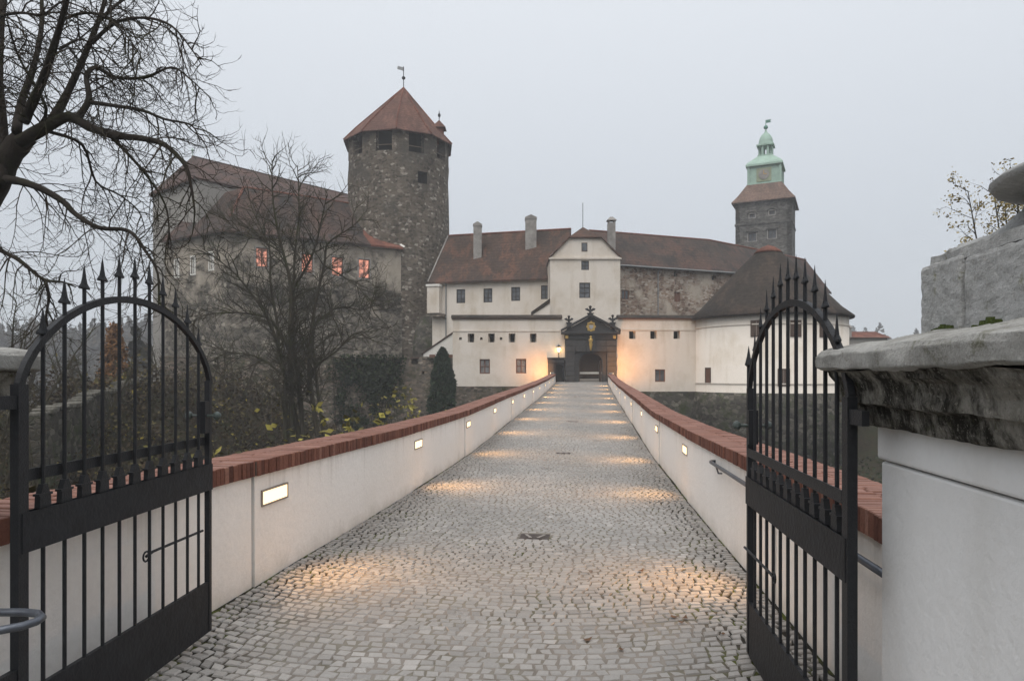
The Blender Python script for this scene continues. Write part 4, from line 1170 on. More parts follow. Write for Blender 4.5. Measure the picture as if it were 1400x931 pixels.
# ------------------------------------------------------------------ brick wing on the right
bw = thing("brick_wing", "weathered brick castle wing with long red-brown roof behind the bastion", "building", (18, 72, 1.0))
f1 = Face((10.4, 70.0), (24.3, 75.5)); f2 = Face((24.3, 75.5), (34, 85.5))
ez = 13.15
bh = [(*f1.rect(923.7, 375, 6, 7), True), (*f1.rect(976, 380, 7, 6), True)]
bwins = [f1.rect(926, 406, 10, 14), f1.rect(855, 403, 12, 13)]
holed_wall(f1, .6, ez, bh + bwins, M['brickwall'], bw, 0.5)
for i_, q in enumerate(bwins): window(bw, f1, q, M['wood_red'], M['wood_red'] if i_ == 0 else M['glass'], 0.12, 2, 1, 0.08)
for q in bh:
    mb = MB(); bar3(mb, f1, q[0], q[1], q[2], q[3], -.49, -.45); mb.build("vent_hole", M['dark'], bw)
holed_wall(f2, .6, ez, [], M['brickwall'], bw, 0.5)
R0, R1, R2 = Vector((8.5, 75.2, 17.75)), Vector((23.0, 79.8, 17.6)), Vector((30.6, 85.3, 17.5))
R3 = Vector((40, 93, 17.5))
E0, E1, E2 = f1.P(-.2, ez - .05, .5), f1.P(f1.L, ez - .05, .5), f2.P(f2.L, ez - .05, .5)
E3 = Vector((44, 94, ez))
nsub = 10
mb = MB(); mb.slab([E0, E1, R1, R0], .2); mb.slab([E1, E2, R2, R1], .2); mb.slab([E2, E3, R3, R2], .2)
mb.slab([R0, R1, R1 + Vector((-1.6, 5, -5)), R0 + Vector((-1.6, 5, -5))], .2); mb.slab([R1, R2, R2 + Vector((-3, 4, -5)), R1 + Vector((-1.6, 5, -5))], .2)
rf_ = mb.build("roof", M['roof_palas'], bw)
mb = MB(); mb.tube([R0, R1, R2, R3], .12, 6); mb.build("ridge_tile", M['roof_red'], rf_)
mb = MB(); mb.tube([f1.P(0, ez - .1, .55), f1.P(f1.L, ez - .1, .55), f2.P(f2.L, ez - .1, .55)], .08, 6); mb.build("gutter", M['zinc'], rf_)
mb = MB(); u_ = f1.from_px(899, 400)[0]; mb.tube([f1.P(u_, ez - .1, .5), f1.P(u_, ez - .5, .1), f1.P(u_, 2, .1)], .06, 6); mb.build("downpipe", M['zinc'], bw)

# ------------------------------------------------------------------ round bastion
bs = thing("round_bastion", "round white bastion with dark conical roof beside the ditch", "building", (22.7, 60.5, 0.4))
BC = (22.7, 60.5); BR = 6.45
mb = MB(); mb.lathe([(BR + .05, .40), (BR, .42), (BR, 6.85)], BC, 72); mb.build("wall", M['cream'], bs, smooth=True)
mb = MB(); mb.lathe([(BR + .7, -6.5), (BR + .25, -.5), (BR + .12, .396)], BC, 72); mb.build("stone_base", M['base'], bs, smooth=True)
mb = MB()
for z in (1.15, 5.95): mb.lathe([(BR - .05, z - .06), (BR + .05, z - .04), (BR + .05, z + .04), (BR - .05, z + .06)], BC, 72)
mb.build("string_course", M['cream'], bs)
mb = MB()
prof = [(BR + .42, 6.70), (BR + .45, 6.86), (BR - .5, 7.62), (3.2, 10.6), (1.0, 12.72), (.55, 13.05), (.03, 13.25)]
mb.lathe(prof, BC, 56); rf_ = mb.build("roof", M['roof_dark'], bs, smooth=True)
mb = MB(); mb.lathe([(1.22, 12.60), (1.0, 12.86), (.6, 13.14), (.03, 13.36)], BC, 40); mb.build("roof_crown", M['roof_red'], rf_, smooth=True)
def on_circle(px, py, w, h):
    k = kx(px); a = 1 + k * k; b = -2 * (k * BC[0] + BC[1]); c = BC[0] ** 2 + BC[1] ** 2 - BR ** 2
    Y = (-b - math.sqrt(b * b - 4 * a * c)) / (2 * a)
    p = Vector((k * Y, Y)); n = (p - Vector(BC)).normalized(); d = Vector((-n.y, n.x))
    return Face(p - d * 2, p + d * 2), 2.0, EYE + (HY - py) / F * Y, w / F * Y, h / F * Y
for (px, py, w, h) in ((968, 513.5, 12, 22), (1034, 449, 15, 23), (1088, 449, 15, 23), (1126, 449.5, 14, 23), (1071.6, 516, 16, 24)):
    f_, u_, z_, w_, h_ = on_circle(px, py, w, h)
    mb = MB(); a, b, c, d = u_ - w_ / 2, u_ + w_ / 2, z_ - h_ / 2, z_ + h_ / 2
    fw = .09
    for q in ((a, b, d - fw, d), (a, b, c, c + fw), (a, a + fw, c + fw, d - fw), (b - fw, b, c + fw, d - fw)): bar3(mb, f_, *q, -.3, .035)
    w0 = mb.build("window", M['wood'], bs)
    for i in range(2):
        mb = MB(); u0 = a + fw + (b - a - 2 * fw) * i / 2 + .008; u1 = a + fw + (b - a - 2 * fw) * (i + 1) / 2 - .008
        bar3(mb, f_, u0, u1, c + fw, d - fw, -.3, .012); mb.build("shutter", M['wood_red'] if px < 1000 else M['wood'], w0)

# ------------------------------------------------------------------ round keep
KC = (-13.4, 80.9); KR = 5.85
kp = thing("round_keep", "tall round stone keep with red pointed roof and weathervane", "tower", (KC[0], KC[1], 1))
NS = 96
zl = [0.5, 4, 8, 12, 16, 20, 23.2, 24.5, 26.0, 26.55]
hole_a = math.asin((kx(573) * 75.6 - KC[0]) / KR)
ai = int(round(hole_a / (2 * math.pi) * NS))
mb = MB(); vs = []; fs = []
for j, z in enumerate(zl):
    r = KR + 0.10 * (1 - z / 27) + (0.0 if z > 2 else .2)
    for k in range(NS):
        a = 2 * math.pi * k / NS
        rr = r + 0.05 * math.sin(a * 7 + z) + 0.04 * math.sin(a * 13 - z * 2)
        vs.append((KC[0] + rr * math.sin(a), KC[1] - rr * math.cos(a), z))
hole_cells = {(6, (ai - 1) % NS), (6, ai % NS), (6, (ai + 1) % NS)}
for j in range(len(zl) - 1):
    for k in range(NS):
        if (j, k) in hole_cells: continue
        fs.append((j * NS + k, j * NS + (k + 1) % NS, (j + 1) * NS + (k + 1) % NS, (j + 1) * NS + k))
fs.append(tuple((len(zl) - 1) * NS + k for k in range(NS)))
mb.add(vs, fs); mb.build("wall", M['keep'], kp, smooth=False)
# loophole reveal
a0, a1 = 2 * math.pi * (ai - 1) / NS, 2 * math.pi * (ai + 2) / NS
def kpt(a, r, z): return (KC[0] + r * math.sin(a), KC[1] - r * math.cos(a), z)
mb = MB()
for (p, q) in (((a0, 23.2), (a1, 23.2)), ((a1, 23.2), (a1, 24.5)), ((a1, 24.5), (a0, 24.5)), ((a0, 24.5), (a0, 23.2))):
    mb.add([kpt(p[0], KR + .05, p[1]), kpt(p[0], KR - 1.2, p[1]), kpt(q[0], KR - 1.2, q[1]), kpt(q[0], KR + .05, q[1])], [(0, 1, 2, 3)])
mb.add([kpt(a0, KR - 1.2, 23.2), kpt(a1, KR - 1.2, 23.2), kpt(a1, KR - 1.2, 24.5), kpt(a0, KR - 1.2, 24.5)], [(0, 1, 2, 3)])
mb.build("loophole", M['dark'], kp)
# gallery piers, each its own piece, and the dark core behind them
KRo = 7.0
keave = 28.85
va = [math.radians(q) for q in range(-29 - 36 * 4, -29 + 36 * 6, 36)]
for a in va:
    c = a + math.radians(4)
    mb = MB(); hw = math.radians(9)
    pts = [kpt(c - hw, KR + .02, 26.53), kpt(c + hw, KR + .02, 26.53), kpt(c + hw, KR - .75, 26.53), kpt(c - hw, KR - .75, 26.53)]
    mb.prism(pts, (0, 0, 2.55)); mb.build("gallery_pier", M['keep'], kp)
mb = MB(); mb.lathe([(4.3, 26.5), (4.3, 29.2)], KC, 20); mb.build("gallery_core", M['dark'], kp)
for q in range(5):
    a = va[4] + math.radians(22 + 36 * (q - 2)); hw = math.radians(8.5)
    mb = MB(); mb.tube([kpt(a - hw, KR - .2, 27.25), kpt(a + hw, KR - .2, 27.25)], .05, 5); mb.build("gallery_rail", M['old_wood'], kp)
apex = Vector((KC[0] + .55, KC[1], 35.85))
ring = [Vector(kpt(a, 6.5, keave - .1)) for a in va]; ring2 = [Vector(kpt(a, 5.1, keave + 1.45)) for a in va]
mb = MB(); n = len(va)
for i in range(n):
    mb.slab([ring[i], ring[(i + 1) % n], ring2[(i + 1) % n], ring2[i]], .12)
    mb.slab([ring2[i], ring2[(i + 1) % n], apex], .12)
rf_ = mb.build("roof", M['roof_keep'], kp)
for i in range(n):
    mb = MB(); mb.tube([ring[i] + Vector((0, 0, .03)), ring2[i] + Vector((0, 0, .03)), apex], .10, 5); mb.build("hip_tile", M['roof_red'], rf_)
mb = MB(); mb.tube([apex - Vector((0, 0, .3)), apex + Vector((0, 0, 2.5))], .05, 6); vn = mb.build("weathervane", M['iron'], rf_)
mb = MB(); c = apex + Vector((0, 0, 1.15)); mb.lathe([(.05, c.z - .22), (.2, c.z - .1), (.22, c.z), (.2, c.z + .1), (.05, c.z + .22)], (c.x, c.y), 10); mb.build("ball", M['iron'], vn, smooth=True)
mb = MB(); c = apex + Vector((0, 0, 2.2)); mb.prism([c + Vector((0, 0, -.22)), c + Vector((-.35, 0, -.1)), c + Vector((-.75, 0, .0)), c + Vector((-.7, 0, .38)), c + Vector((-.3, 0, .28)), c + Vector((0, 0, .22))], (0, .03, 0)); mb.build("vane_flag", M['zinc'], vn)
# dormer turret on the right of the roof
dx = kx(600.5) * 80.5; dy = 80.5
mb = MB(); mb.box(dx - .5, dx + .5, dy - .6, dy + .6, 28.8, 30.9); dm = mb.build("roof_turret", M['roof_red'], rf_)
mb = MB(); mb.taper(dx - .8, dx + .8, dy - .85, dy + .85, 30.8, 31.8, .75); mb.build("turret_roof", M['roof_keep'], dm)
mb = MB(); mb.tube([(dx, dy, 31.7), (dx, dy, 32.2), (dx, dy, 32.3), (dx, dy, 32.5), (dx, dy, 32.7), (dx, dy, 33.0)], [.04, .05, .16, .17, .05, .02], 8); mb.build("turret_finial", M['iron'], dm)
# bulging foot of the keep
mb = MB(); vs = []; fs = []
mb.lathe([(2.1, 0.5), (2.0, 5.0), (1.7, 7.0), (1.0, 8.3), (.1, 8.9)], (-9.6, 76.9), 22); mb.build("buttress", M['base'], kp, smooth=True)

# ------------------------------------------------------------------ palas (left, behind the bare tree)
E1, E2, E3 = Vector((-12.2, 75.0)), Vector((-27.6, 66.0)), Vector((-36.2, 71.2))
pz = 15.8
pa = thing("palace_wing", "grey stone palace wing with glowing upper windows behind the bare tree", "building", (-24, 68, 1))
fr = Face(E2, E1); fl = Face(E3, E2)
rwins = [fr.rect(px, py, 15.5, 26) for px, py in ((498, 367.5), (461.5, 364.5), (420, 360), (358, 352))]
rsm = [(*fr.rect(px, py, 5, 11), True) for px, py in ((452, 408), (520, 405), (505, 423))]
lwins = [fl.rect(px, py, 8.5, 23) for px, py in ((241.7, 367), (264, 363), (289, 357))]
holed_wall(fr, 8.6, pz, rwins, M['palas'], pa, .5)
holed_wall(fr, 0.5, 8.595, rsm, M['palas'], pa, .5, name="lower_wall")
holed_wall(fl, 0.5, pz, lwins, M['palas'], pa, .5)
for i_, q in enumerate(rwins): window(pa, fr, q, M['wood'], M['lit_window'], .15, 2, 2, .08, surround=M['grey_plaster'])
for q in lwins: window(pa, fl, q, M['white_trim'], M['glass_pale'], .12, 2, 3, .09, surround=M['white_trim'])
mb = MB(); bar3(mb, fr, 0, fr.L, pz - .3, pz - .05, .002, .2); bar3(mb, fl, 0, fl.L, pz - .3, pz - .05, .002, .2); mb.build("eaves_cornice", M['grey_plaster'], pa)
eo = lambda f_, u: f_.P(u, pz - .06, .5)
e1 = eo(fr, fr.L + .1); e2 = Vector((E2.x - .1, E2.y - .75, pz - .06)); e3 = eo(fl, -.3)
r1 = at(504, 282, 80.0); r2 = at(333, 256, 71.5); r3 = at(277, 273, 74.0)
m1 = e1.lerp(r1, .4) + Vector((-.35, 0, -.75)); m2 = e2.lerp(r2, .35) + Vector((0, 0, -.3)); m3 = e3.lerp(r3, .35) + Vector((0, 0, -.3))
mb = MB()
e1a = e2.lerp(e1, .80); m1a = m2.lerp(m1, .84); r1a = r2.lerp(r1, .93)
mb.slab([e2, e1a, m1a, m2], .2); mb.slab([m2, m1a, r1a, r2], .2)
mb.slab([e3, e2, m2, m3], .2); mb.slab([m3, m2, r2, r3], .2)
mb.slab([r2, r1, r1 + Vector((-3.4, 6, -5)), r2 + Vector((-3.4, 6, -5))], .2)
mb.slab([m1, e1, e1 + Vector((-1.5, 4, -.1)), r1 + Vector((0, .05, 0))], .2)
rf_ = mb.build("roof", M['roof_palas'], pa)
mb = MB(); mb.slab([e1a, e1, m1, m1a], .2); mb.slab([m1a, m1, r1, r1a], .2); mb.build("relaid_roof_end", M['roof_red'], rf_)
mb = MB(); mb.tube([r2, r1], .12, 6); mb.build("ridge_tile", M['roof_red'], rf_)
mb = MB(); mb.tube([m2, r2], .14, 6); mb.build("hip_tile", M['roof_red'], rf_)
mb = MB(); mb.prism([e1 + Vector((.02, 0, .05)), m1 + Vector((.02, 0, .05)), r1 + Vector((.02, 0, .05)), r1 + Vector((.16, 0, .16)), m1 + Vector((.16, 0, .2)), e1 + Vector((.2, 0, .16))], (0, .1, 0)); mb.build("verge_flashing", M['white_trim'], rf_)
# quoin pier at the right corner
mb = MB(); bar3(mb, fr, fr.L - 2.2, fr.L - .02, .5, 8.6, .003, .35); mb.build("corner_pier", M['palas'], pa)

# taller block behind it
tb = thing("tall_block", "tall pale castle block with hipped red roof behind the palace wing", "building", (-36, 76, 1))
C1, C2 = Vector((-40.5, 77.0)), Vector((-32.4, 70.3)); dd = Vector((.636, .772))
C3, C4 = C2 + dd * 32, C1 + dd * 32
tz = 22.2
for A, B, nm in ((C1, C2, "end_wall"), (C4, C1, "side_wall"), (C2, C3, "side_wall")):
    f_ = Face(A, B)
    hl = []
    if nm == "end_wall": hl = [(*f_.rect(232, 290, 6, 12), True), (*f_.rect(222, 372, 6, 14), True), (*f_.rect(222, 420, 6, 14), True)]
    holed_wall(f_, -4, tz, hl, M['grey_plaster'], tb, .5, name=nm)
mid_ = (C1 + C2) / 2
A_ = mid_ + dd * 2.0; ra = Vector((A_.x, A_.y, 25.9)); B_ = mid_ + dd * 30; rb = Vector((B_.x, B_.y, 25.9))
def ov(c, k=.4):
    v = c - (mid_ + dd * 16); v.normalize(); return Vector((c.x + v.x * k, c.y + v.y * k, tz - .05))
c1, c2, c3, c4 = ov(C1), ov(C2), ov(C3), ov(C4)
mb = MB(); mb.slab([c1, c2, ra], .2); mb.slab([c2, c3, rb, ra], .2); mb.slab([c4, c1, ra, rb], .2); rf_ = mb.build("roof", M['roof_tall'], tb)
mb = MB(); mb.tube([ra, rb], .12, 6); mb.build("ridge_tile", M['roof_tall'], rf_)
mb = MB(); mb.tube([c2, ra], .12, 6); mb.build("hip_tile", M['roof_tall'], rf_)
chimney(rf_, 330, 238, 246, 9, 80, 'pot')
mb = MB(); mb.tube([ra, ra + Vector((0, 0, .5)), ra + Vector((0, 0, .7)), ra + Vector((0, 0, .9))], [.06, .05, .16, .03], 8); mb.build("roof_finial", M['copper'], rf_)

# ------------------------------------------------------------------ clock tower
CT = thing("clock_tower", "square grey stone clock tower with green copper lantern top", "tower", (0, 0, 0), world=False)
ctY = 105.0; ctx = kx(1047) * (ctY + 4.3)
CT.location = (ctx, ctY + 4.3, 0); CT.rotation_euler = (0, 0, math.radians(-26))
hw = 4.1; ctz = 28.9
ff_ = Face((-hw, -hw), (hw, -hw)); fs_ = Face((hw, -hw), (hw, hw)); fl_ = Face((-hw, hw), (-hw, -hw)); fb_ = Face((hw, hw), (-hw, hw))
hol = [(hw + u - w / 2, hw + u + w / 2, z - h / 2, z + h / 2) for u, z, w, h in ((-1.6, 23.3, 1.15, 1.3), (1.3, 23.5, 1.15, 1.3), (-1.6, 26.6, .8, .6), (1.3, 26.8, .8, .6))]
holed_wall(ff_, 0, ctz, hol, M['clocktower'], CT, .5)
shol = [(hw + u - .35, hw + u + .35, z - .7, z + .7) for u, z in ((0, 26), (0, 22.5))]
holed_wall(fs_, 0, ctz, [(*q, True) for q in shol], M['clocktower'], CT, .5, name="side_wall")
holed_wall(fl_, 0, ctz, [], M['clocktower'], CT, .5, name="side_wall"); holed_wall(fb_, 0, ctz, [], M['clocktower'], CT, .5, name="side_wall")
for i_, q in enumerate(hol):
    w_ = window(CT, ff_, q, M['wood'], M['glass'], .35, 2, 1, .06, surround=M['chimney'])
    mb = MB(); cu = (q[0] + q[1]) / 2; hwid = (q[1] - q[0]) / 2 + .3
    if i_ < 2: bar3(mb, ff_, cu - hwid, cu + hwid, q[3] + .14, q[3] + .34, .0, .28)
    else:
        pts = [ff_.P(cu - hwid * math.cos(t), q[3] + .05 + .55 * math.sin(t), .002) for t in np.linspace(0, math.pi, 9)] + [ff_.P(cu + hwid * .8 * math.cos(t), q[3] + .02 + .35 * math.sin(t), .002) for t in np.linspace(0, math.pi, 9)]
        mb.prism(pts, (ff_.n * .2).to_3d())
    mb.build("hood_moulding", M['clocktower'], w_)
mb = MB()
for z in (ctz - .35, 25.2): mb.box(-hw - .12, hw + .12, -hw - .12, hw + .12, z, z + .25)
mb.build("string_course", M['clocktower'], CT)
mb = MB(); e = hw + .55; g_ = 2.55
b4 = [(-e, -e, ctz - .1), (e, -e, ctz - .1), (e, e, ctz - .1), (-e, e, ctz - .1)]
q_ = .95; m4 = [(-e + q_, -e + q_, ctz + 1.15), (e - q_, -e + q_, ctz + 1.15), (e - q_, e - q_, ctz + 1.15), (-e + q_, e - q_, ctz + 1.15)]
t4 = [(-g_, -g_, 31.9), (g_, -g_, 31.9), (g_, g_, 31.9), (-g_, g_, 31.9)]
for lo_, hi_ in ((b4, m4), (m4, t4)):
    for i in range(4): mb.slab([lo_[i], lo_[(i + 1) % 4], hi_[(i + 1) % 4], hi_[i]], .15)
mb.build("roof", M['roof_tower'], CT)
z0 = 31.6
mb = MB(); mb.box(-2.35, 2.35, -2.35, 2.35, z0, z0 + 3.1); mb.box(-2.6, 2.6, -2.6, 2.6, z0 + .0, z0 + .35); mb.box(-2.75, 2.75, -2.75, 2.75, z0 + 3.1, z0 + 3.4); ls = mb.build("lantern_stage", M['copper'], CT)
mb = MB()
for (x, y) in ((-2.35, -2.35), (2.35, -2.35), (2.35, 2.35)):
    mb.box(x - .18, x + .18, y - .18, y + .18, z0 + .35, z0 + 3.1)
mb.build("corner_pilaster", M['copper'], ls)
mb = MB(); mb.box(-.05 - 1.1, 1.1 - .05, -2.45, -2.35, z0 + .6, z0 + 2.75); cb = mb.build("clock_board", M['clock'], ls)
mb = MB(); mb.prism([(-.05 + .8 * math.sin(t), -2.52, z0 + 1.7 + .8 * math.cos(t)) for t in np.linspace(0, 2 * math.pi, 25)[:-1]], (0, .06, 0)); mb.build("clock_face", M['chimney'], cb)
mb = MB(); mb.box(-.10, .0, -2.56, -2.53, z0 + 1.7, z0 + 2.3); mb.box(-.05, .4, -2.565, -2.535, z0 + 1.66, z0 + 1.75); mb.build("clock_hand", M['gold'], cb)
def sqr(m, prof):
    for (r0, za), (r1, zb_) in zip(prof[:-1], prof[1:]):
        A4 = [(-r0, -r0, za), (r0, -r0, za), (r0, r0, za), (-r0, r0, za)]; B4 = [(-r1, -r1, zb_), (r1, -r1, zb_), (r1, r1, zb_), (-r1, r1, zb_)]
        for i in range(4): m.add([A4[i], A4[(i + 1) % 4], B4[(i + 1) % 4], B4[i]], [(0, 1, 2, 3)])
mb = MB(); sqr(mb, [(2.75, z0 + 3.4), (2.5, z0 + 3.75), (1.9, z0 + 4.3), (1.35, z0 + 4.8), (1.1, z0 + 5.0)]); mb.build("bell_roof", M['copper'], ls)
mb = MB(); mb.box(-1.15, 1.15, -1.15, 1.15, z0 + 4.95, z0 + 5.2); mb.box(-1.3, 1.3, -1.3, 1.3, z0 + 6.65, z0 + 6.85)
bf = mb.build("belfry_frame", M['copper'], CT)
for k in range(8):
    a = math.pi / 4 * k + math.pi / 8
    mb = MB(); mb.box(-.17, .17, -.13, .13, z0 + 5.2, z0 + 6.65, Matrix.Translation((1.0 * math.sin(a), 1.0 * math.cos(a), 0)) @ Matrix.Rotation(-a, 4, 'Z')); mb.build("belfry_post", M['copper'], bf)
mb = MB(); mb.lathe([(1.35, z0 + 6.85), (1.08, z0 + 7.05), (1.1, z0 + 7.5), (.95, z0 + 8.1), (.65, z0 + 8.6), (.32, z0 + 8.9), (.2, z0 + 9.1), (.1, z0 + 9.6)], (0, 0), 16); dmo = mb.build("dome", M['copper'], CT, smooth=True)
mb = MB(); mb.lathe([(.08, z0 + 9.5), (.32, z0 + 9.65), (.36, z0 + 9.85), (.24, z0 + 10.05), (.06, z0 + 10.2), (.05, z0 + 11.0)], (0, 0), 10); mb.build("ball", M['copper_dark'], dmo, smooth=True)
mb = MB(); mb.prism([(0, 0, z0 + 10.5), (.8, 0, z0 + 10.55), (.65, 0, z0 + 10.8), (.85, 0, z0 + 11.0), (0, 0, z0 + 11.0)], (0, .04, 0)); mb.build("vane_flag", M['copper_dark'], dmo)

# ------------------------------------------------------------------ lower curtain wall and small house
cw = thing("curtain_wall", "low ruined stone curtain wall with slots below the palace wing", "wall", (-15, 61, -4))
cf = Face((-30.5, 59.1), (-5.3, 62.0))
wz = 3.35
sl = [(*cf.rect(px, 494, 9, 8), True) for px in (540, 567, 594)] + [(*cf.rect(px, 509.5, 3.5, 4), True) for px in (526, 551, 578.5)]
holed_wall(cf, -6, wz, sl, M['curtain'], cw, .6)
mb = MB()
u = 0
for q in sl[:3]:
    mb2 = MB(); bar3(mb2, cf, q[0] - .1, q[1] + .1, q[3], q[3] + .12, -.1, .06); mb2.build("lintel", M['wood'], cw)
u = 0.0; k = 0
while u < cf.L - .3:
    w = rng.uniform(.5, 1.1); w = min(w, cf.L - u)
    mb = MB(); bar3(mb, cf, u + .01, u + w - .01, wz + .002, wz + rng.uniform(.07, .16), -.7, rng.uniform(.03, .1)); mb.build("coping_stone", M['curtain'], cw, bevel=.02)
    u += w
for px in (591, 605, 616):
    q = cf.rect(px, 485.5, 8, 4); mb = MB(); bar3(mb, cf, q[0], q[1], wz + .1, wz + .36, -.6, -.1); mb.build("merlon", M['wood_red'], cw)
hs = thing("far_house", "small red-roofed house with chimney beyond the round bastion", "house", (36, 74, 0))
A = at(1150, 458, 74)
mb = MB(); mb.box(A.x - 1, A.x + 5, 74, 80, -2, A.z - .2); mb.build("wall", M['grey_plaster'], hs)
mb = MB(); mb.prism([(A.x - 1.2, 73.7, A.z - .3), (A.x - 1.2, 80.3, A.z - .3), (A.x - 1.2, 77, A.z + .55)], (6.5, 0, 0)); rr_ = mb.build("roof", M['roof_red'], hs)
mb = MB(); mb.box(A.x + .1, A.x + 1.1, 73.9, 74.6, A.z - .5, A.z + .75); ch = mb.build("chimney", M['chimney'], hs)
mb = MB(); mb.taper(A.x, A.x + 1.2, 73.8, 74.7, A.z + .76, A.z + 1.2, .3); mb.build("chimney_cap", M['chimney'], ch)

# ruined terrace wall on the bank to the left
tw = thing("terrace_wall", "low tumbled dry-stone terrace wall climbing the bank behind the iron gate", "wall", (-19, 30, 0))
pts = [Vector((-18.6, 27.0)), Vector((-20.2, 33.0)), Vector((-22.2, 40.0)), Vector((-25.0, 47.0))]
zt = [0.35, 0.95, 1.5, 1.85]
mb = MB()
for i in range(3):
    f_ = Face(pts[i], pts[i + 1]); 
    mb.prism([f_.P(0, -3, .3), f_.P(f_.L, -3, .3), f_.P(f_.L, zt[i + 1] - .12, .15), f_.P(0, zt[i] - .12, .15)], (-f_.n * .6).to_3d())
mb.build("wall_core", M['base'], tw)
k = 0
for i in range(3):
    f_ = Face(pts[i], pts[i + 1]); u = 0
    while u < f_.L:
        w = rng.uniform(.3, .6); q = u / f_.L; z = zt[i] + (zt[i + 1] - zt[i]) * q - .13 + .10 * math.sin(u * 1.3 + i)
        mb = MB(); bar3(mb, f_, u + .01, u + w - .02, z + rng.uniform(-.03, .02), z + rng.uniform(.1, .26), -.5 + rng.uniform(-.05, .05), .2 + rng.uniform(-.08, .1)); mb.build("coping_stone", M['mossy'], tw, bevel=.05)
        u += w

# ------------------------------------------------------------------ trees
def unit(v):
    l = v.length
    return v / l if l > 1e-9 else Vector((0, 0, 1))
def rvec(): return Vector((rng.gauss(0, 1), rng.gauss(0, 1), rng.gauss(0, 1)))
def smooth_path(pts, sub=4):
    out = []
    n = len(pts)
    for i in range(n - 1):
        p0 = pts[max(i - 1, 0)]; p1 = pts[i]; p2 = pts[i + 1]; p3 = pts[min(i + 2, n - 1)]
        for k in range(sub):
            t = k / sub
            out.append(0.5 * ((2 * p1) + (p2 - p0) * t + (2 * p0 - 5 * p1 + 4 * p2 - p3) * t * t + (3 * p1 - p0 - 3 * p2 + p3) * t ** 3))
    out.append(pts[-1]); return out
def grow(p, d, length, n, droop, curl, wob):
    pts = [p.copy()]; d = unit(d); st = length / n
    for k in range(n):
        q = k / max(1, n - 1)
        d = unit(d + Vector((0, 0, -droop * (1 - q * .6) + curl * max(0, q - .45) * 2)) + rvec() * wob)
        p = p + d * st; pts.append(p.copy())
    return pts
def along(path, spacing, start=0.0):
    acc = rng.uniform(0, spacing); tot = sum((path[i + 1] - path[i]).length for i in range(len(path) - 1)); run = 0
    for i in range(len(path) - 1):
        seg = path[i + 1] - path[i]; L = seg.length
        while acc < run + L:
            q = acc / tot
            if q >= start: yield path[i] + seg * ((acc - run) / max(L, 1e-6)), unit(seg), q
            acc += spacing * rng.uniform(.6, 1.4)
        run += L
def spawn(paths, spacing, lmin, lmax, r, n, sides, mb, ang, droop, curl, wob, start=0.1, up=0.0, keep=1.0):
    out = []
    for path in paths:
        for p, d, q in along(path, spacing, start):
            if rng.random() > keep: continue
            o = rvec(); o = unit(o - d * o.dot(d))
            dirv = unit(d * math.cos(ang) + o * math.sin(ang) + Vector((0, 0, up)))
            L = rng.uniform(lmin, lmax) * (1.0 - .45 * q)
            pt = grow(p, dirv, L, n, droop, curl, wob)
            rr = r * rng.uniform(.7, 1.2)
            mb.tube(pt, [rr * (1 - .75 * k / n) for k in range(n + 1)], sides, cap=False)
            out.append(pt)
    return out
# big near tree: limbs read from the photograph, at the tree's own distance, spread in depth
def limb(zpts, Y, dy, sc=2.2157, ox=0, oy=0):
    n = len(zpts); out = []
    for i, (x, y) in enumerate(zpts):
        out.append(at(ox + x / sc, oy + y / sc, Y + dy * i / (n - 1) + rng.uniform(-.12, .12)))
    return smooth_path(out)
TY = 11.5
tr = thing("bare_tree", "big old leafless tree with drooping mossy limbs beside the gate", "tree", (at(-25, 600, TY).x, TY, -2.0))
limbs = [
 ([(-230, 1300), (-170, 900), (-90, 700), (-18, 560), (22, 480), (80, 410)], 0.0, .46, .24),
 ([(60, 430), (150, 380), (210, 355), (270, 385), (340, 410), (430, 420), (500, 440), (560, 500), (578, 560), (590, 640)], -1.2, .16, .018),
 ([(150, 375), (180, 330), (215, 260), (260, 160), (300, 60), (325, -30), (340, -140)], 1.0, .12, .03),
 ([(70, 370), (95, 320), (130, 240), (170, 120), (205, -10), (230, -130)], -1.5, .13, .04),
 ([(50, 400), (65, 310), (100, 210), (125, 90), (125, -20), (110, -120)], 1.5, .11, .03),
 ([(235, 360), (270, 300), (262, 235), (290, 205), (350, 235), (440, 235), (520, 205), (575, 240), (640, 300)], .8, .085, .012),
 ([(265, 310), (340, 320), (430, 335), (500, 362), (580, 380), (605, 430)], -.8, .06, .012),
 ([(20, 545), (60, 550), (120, 570), (190, 610), (230, 650), (300, 690), (390, 700), (440, 760), (478, 830), (480, 940)], -1.5, .11, .014),
 ([(-60, 720), (0, 757), (60, 790), (130, 845), (190, 855), (230, 870)], -.6, .075, .014),
 ([(135, 845), (148, 900), (140, 960), (150, 1010)], .3, .045, .02),
 ([(330, 408), (400, 480), (450, 540), (500, 620), (512, 700), (505, 780)], .8, .05, .01),
 ([(150, 400), (250, 440), (290, 550), (360, 590), (420, 640), (440, 700)], 1.3, .045, .01),
 ([(-40, 70), (0, 50), (60, 40), (130, 45), (180, 10), (260, -20)], -.6, .05, .015),
 ([(280, 130), (350, 70), (440, 55), (520, 80), (580, 150), (612, 200)], -1.0, .05, .01),
 ([(0, 560), (5, 400), (-5, 250), (0, 100), (15, -60)], 1.0, .16, .08),
 ([(30, 470), (-60, 380), (-180, 300), (-300, 250)], .8, .16, .05),
 ([(100, 400), (140, 330), (60, 180), (20, 60)], -1.0, .05, .015),
 ([(305, 60), (360, 10), (430, -30), (520, -40)], .8, .05, .012),
 ([(190, 60), (260, 40), (330, 60), (400, 130), (440, 200)], -.9, .04, .01),
 ([(180, 150), (250, 120), (300, 170), (360, 260)], 1.1, .035, .01),
]
mb = MB(); lp = []
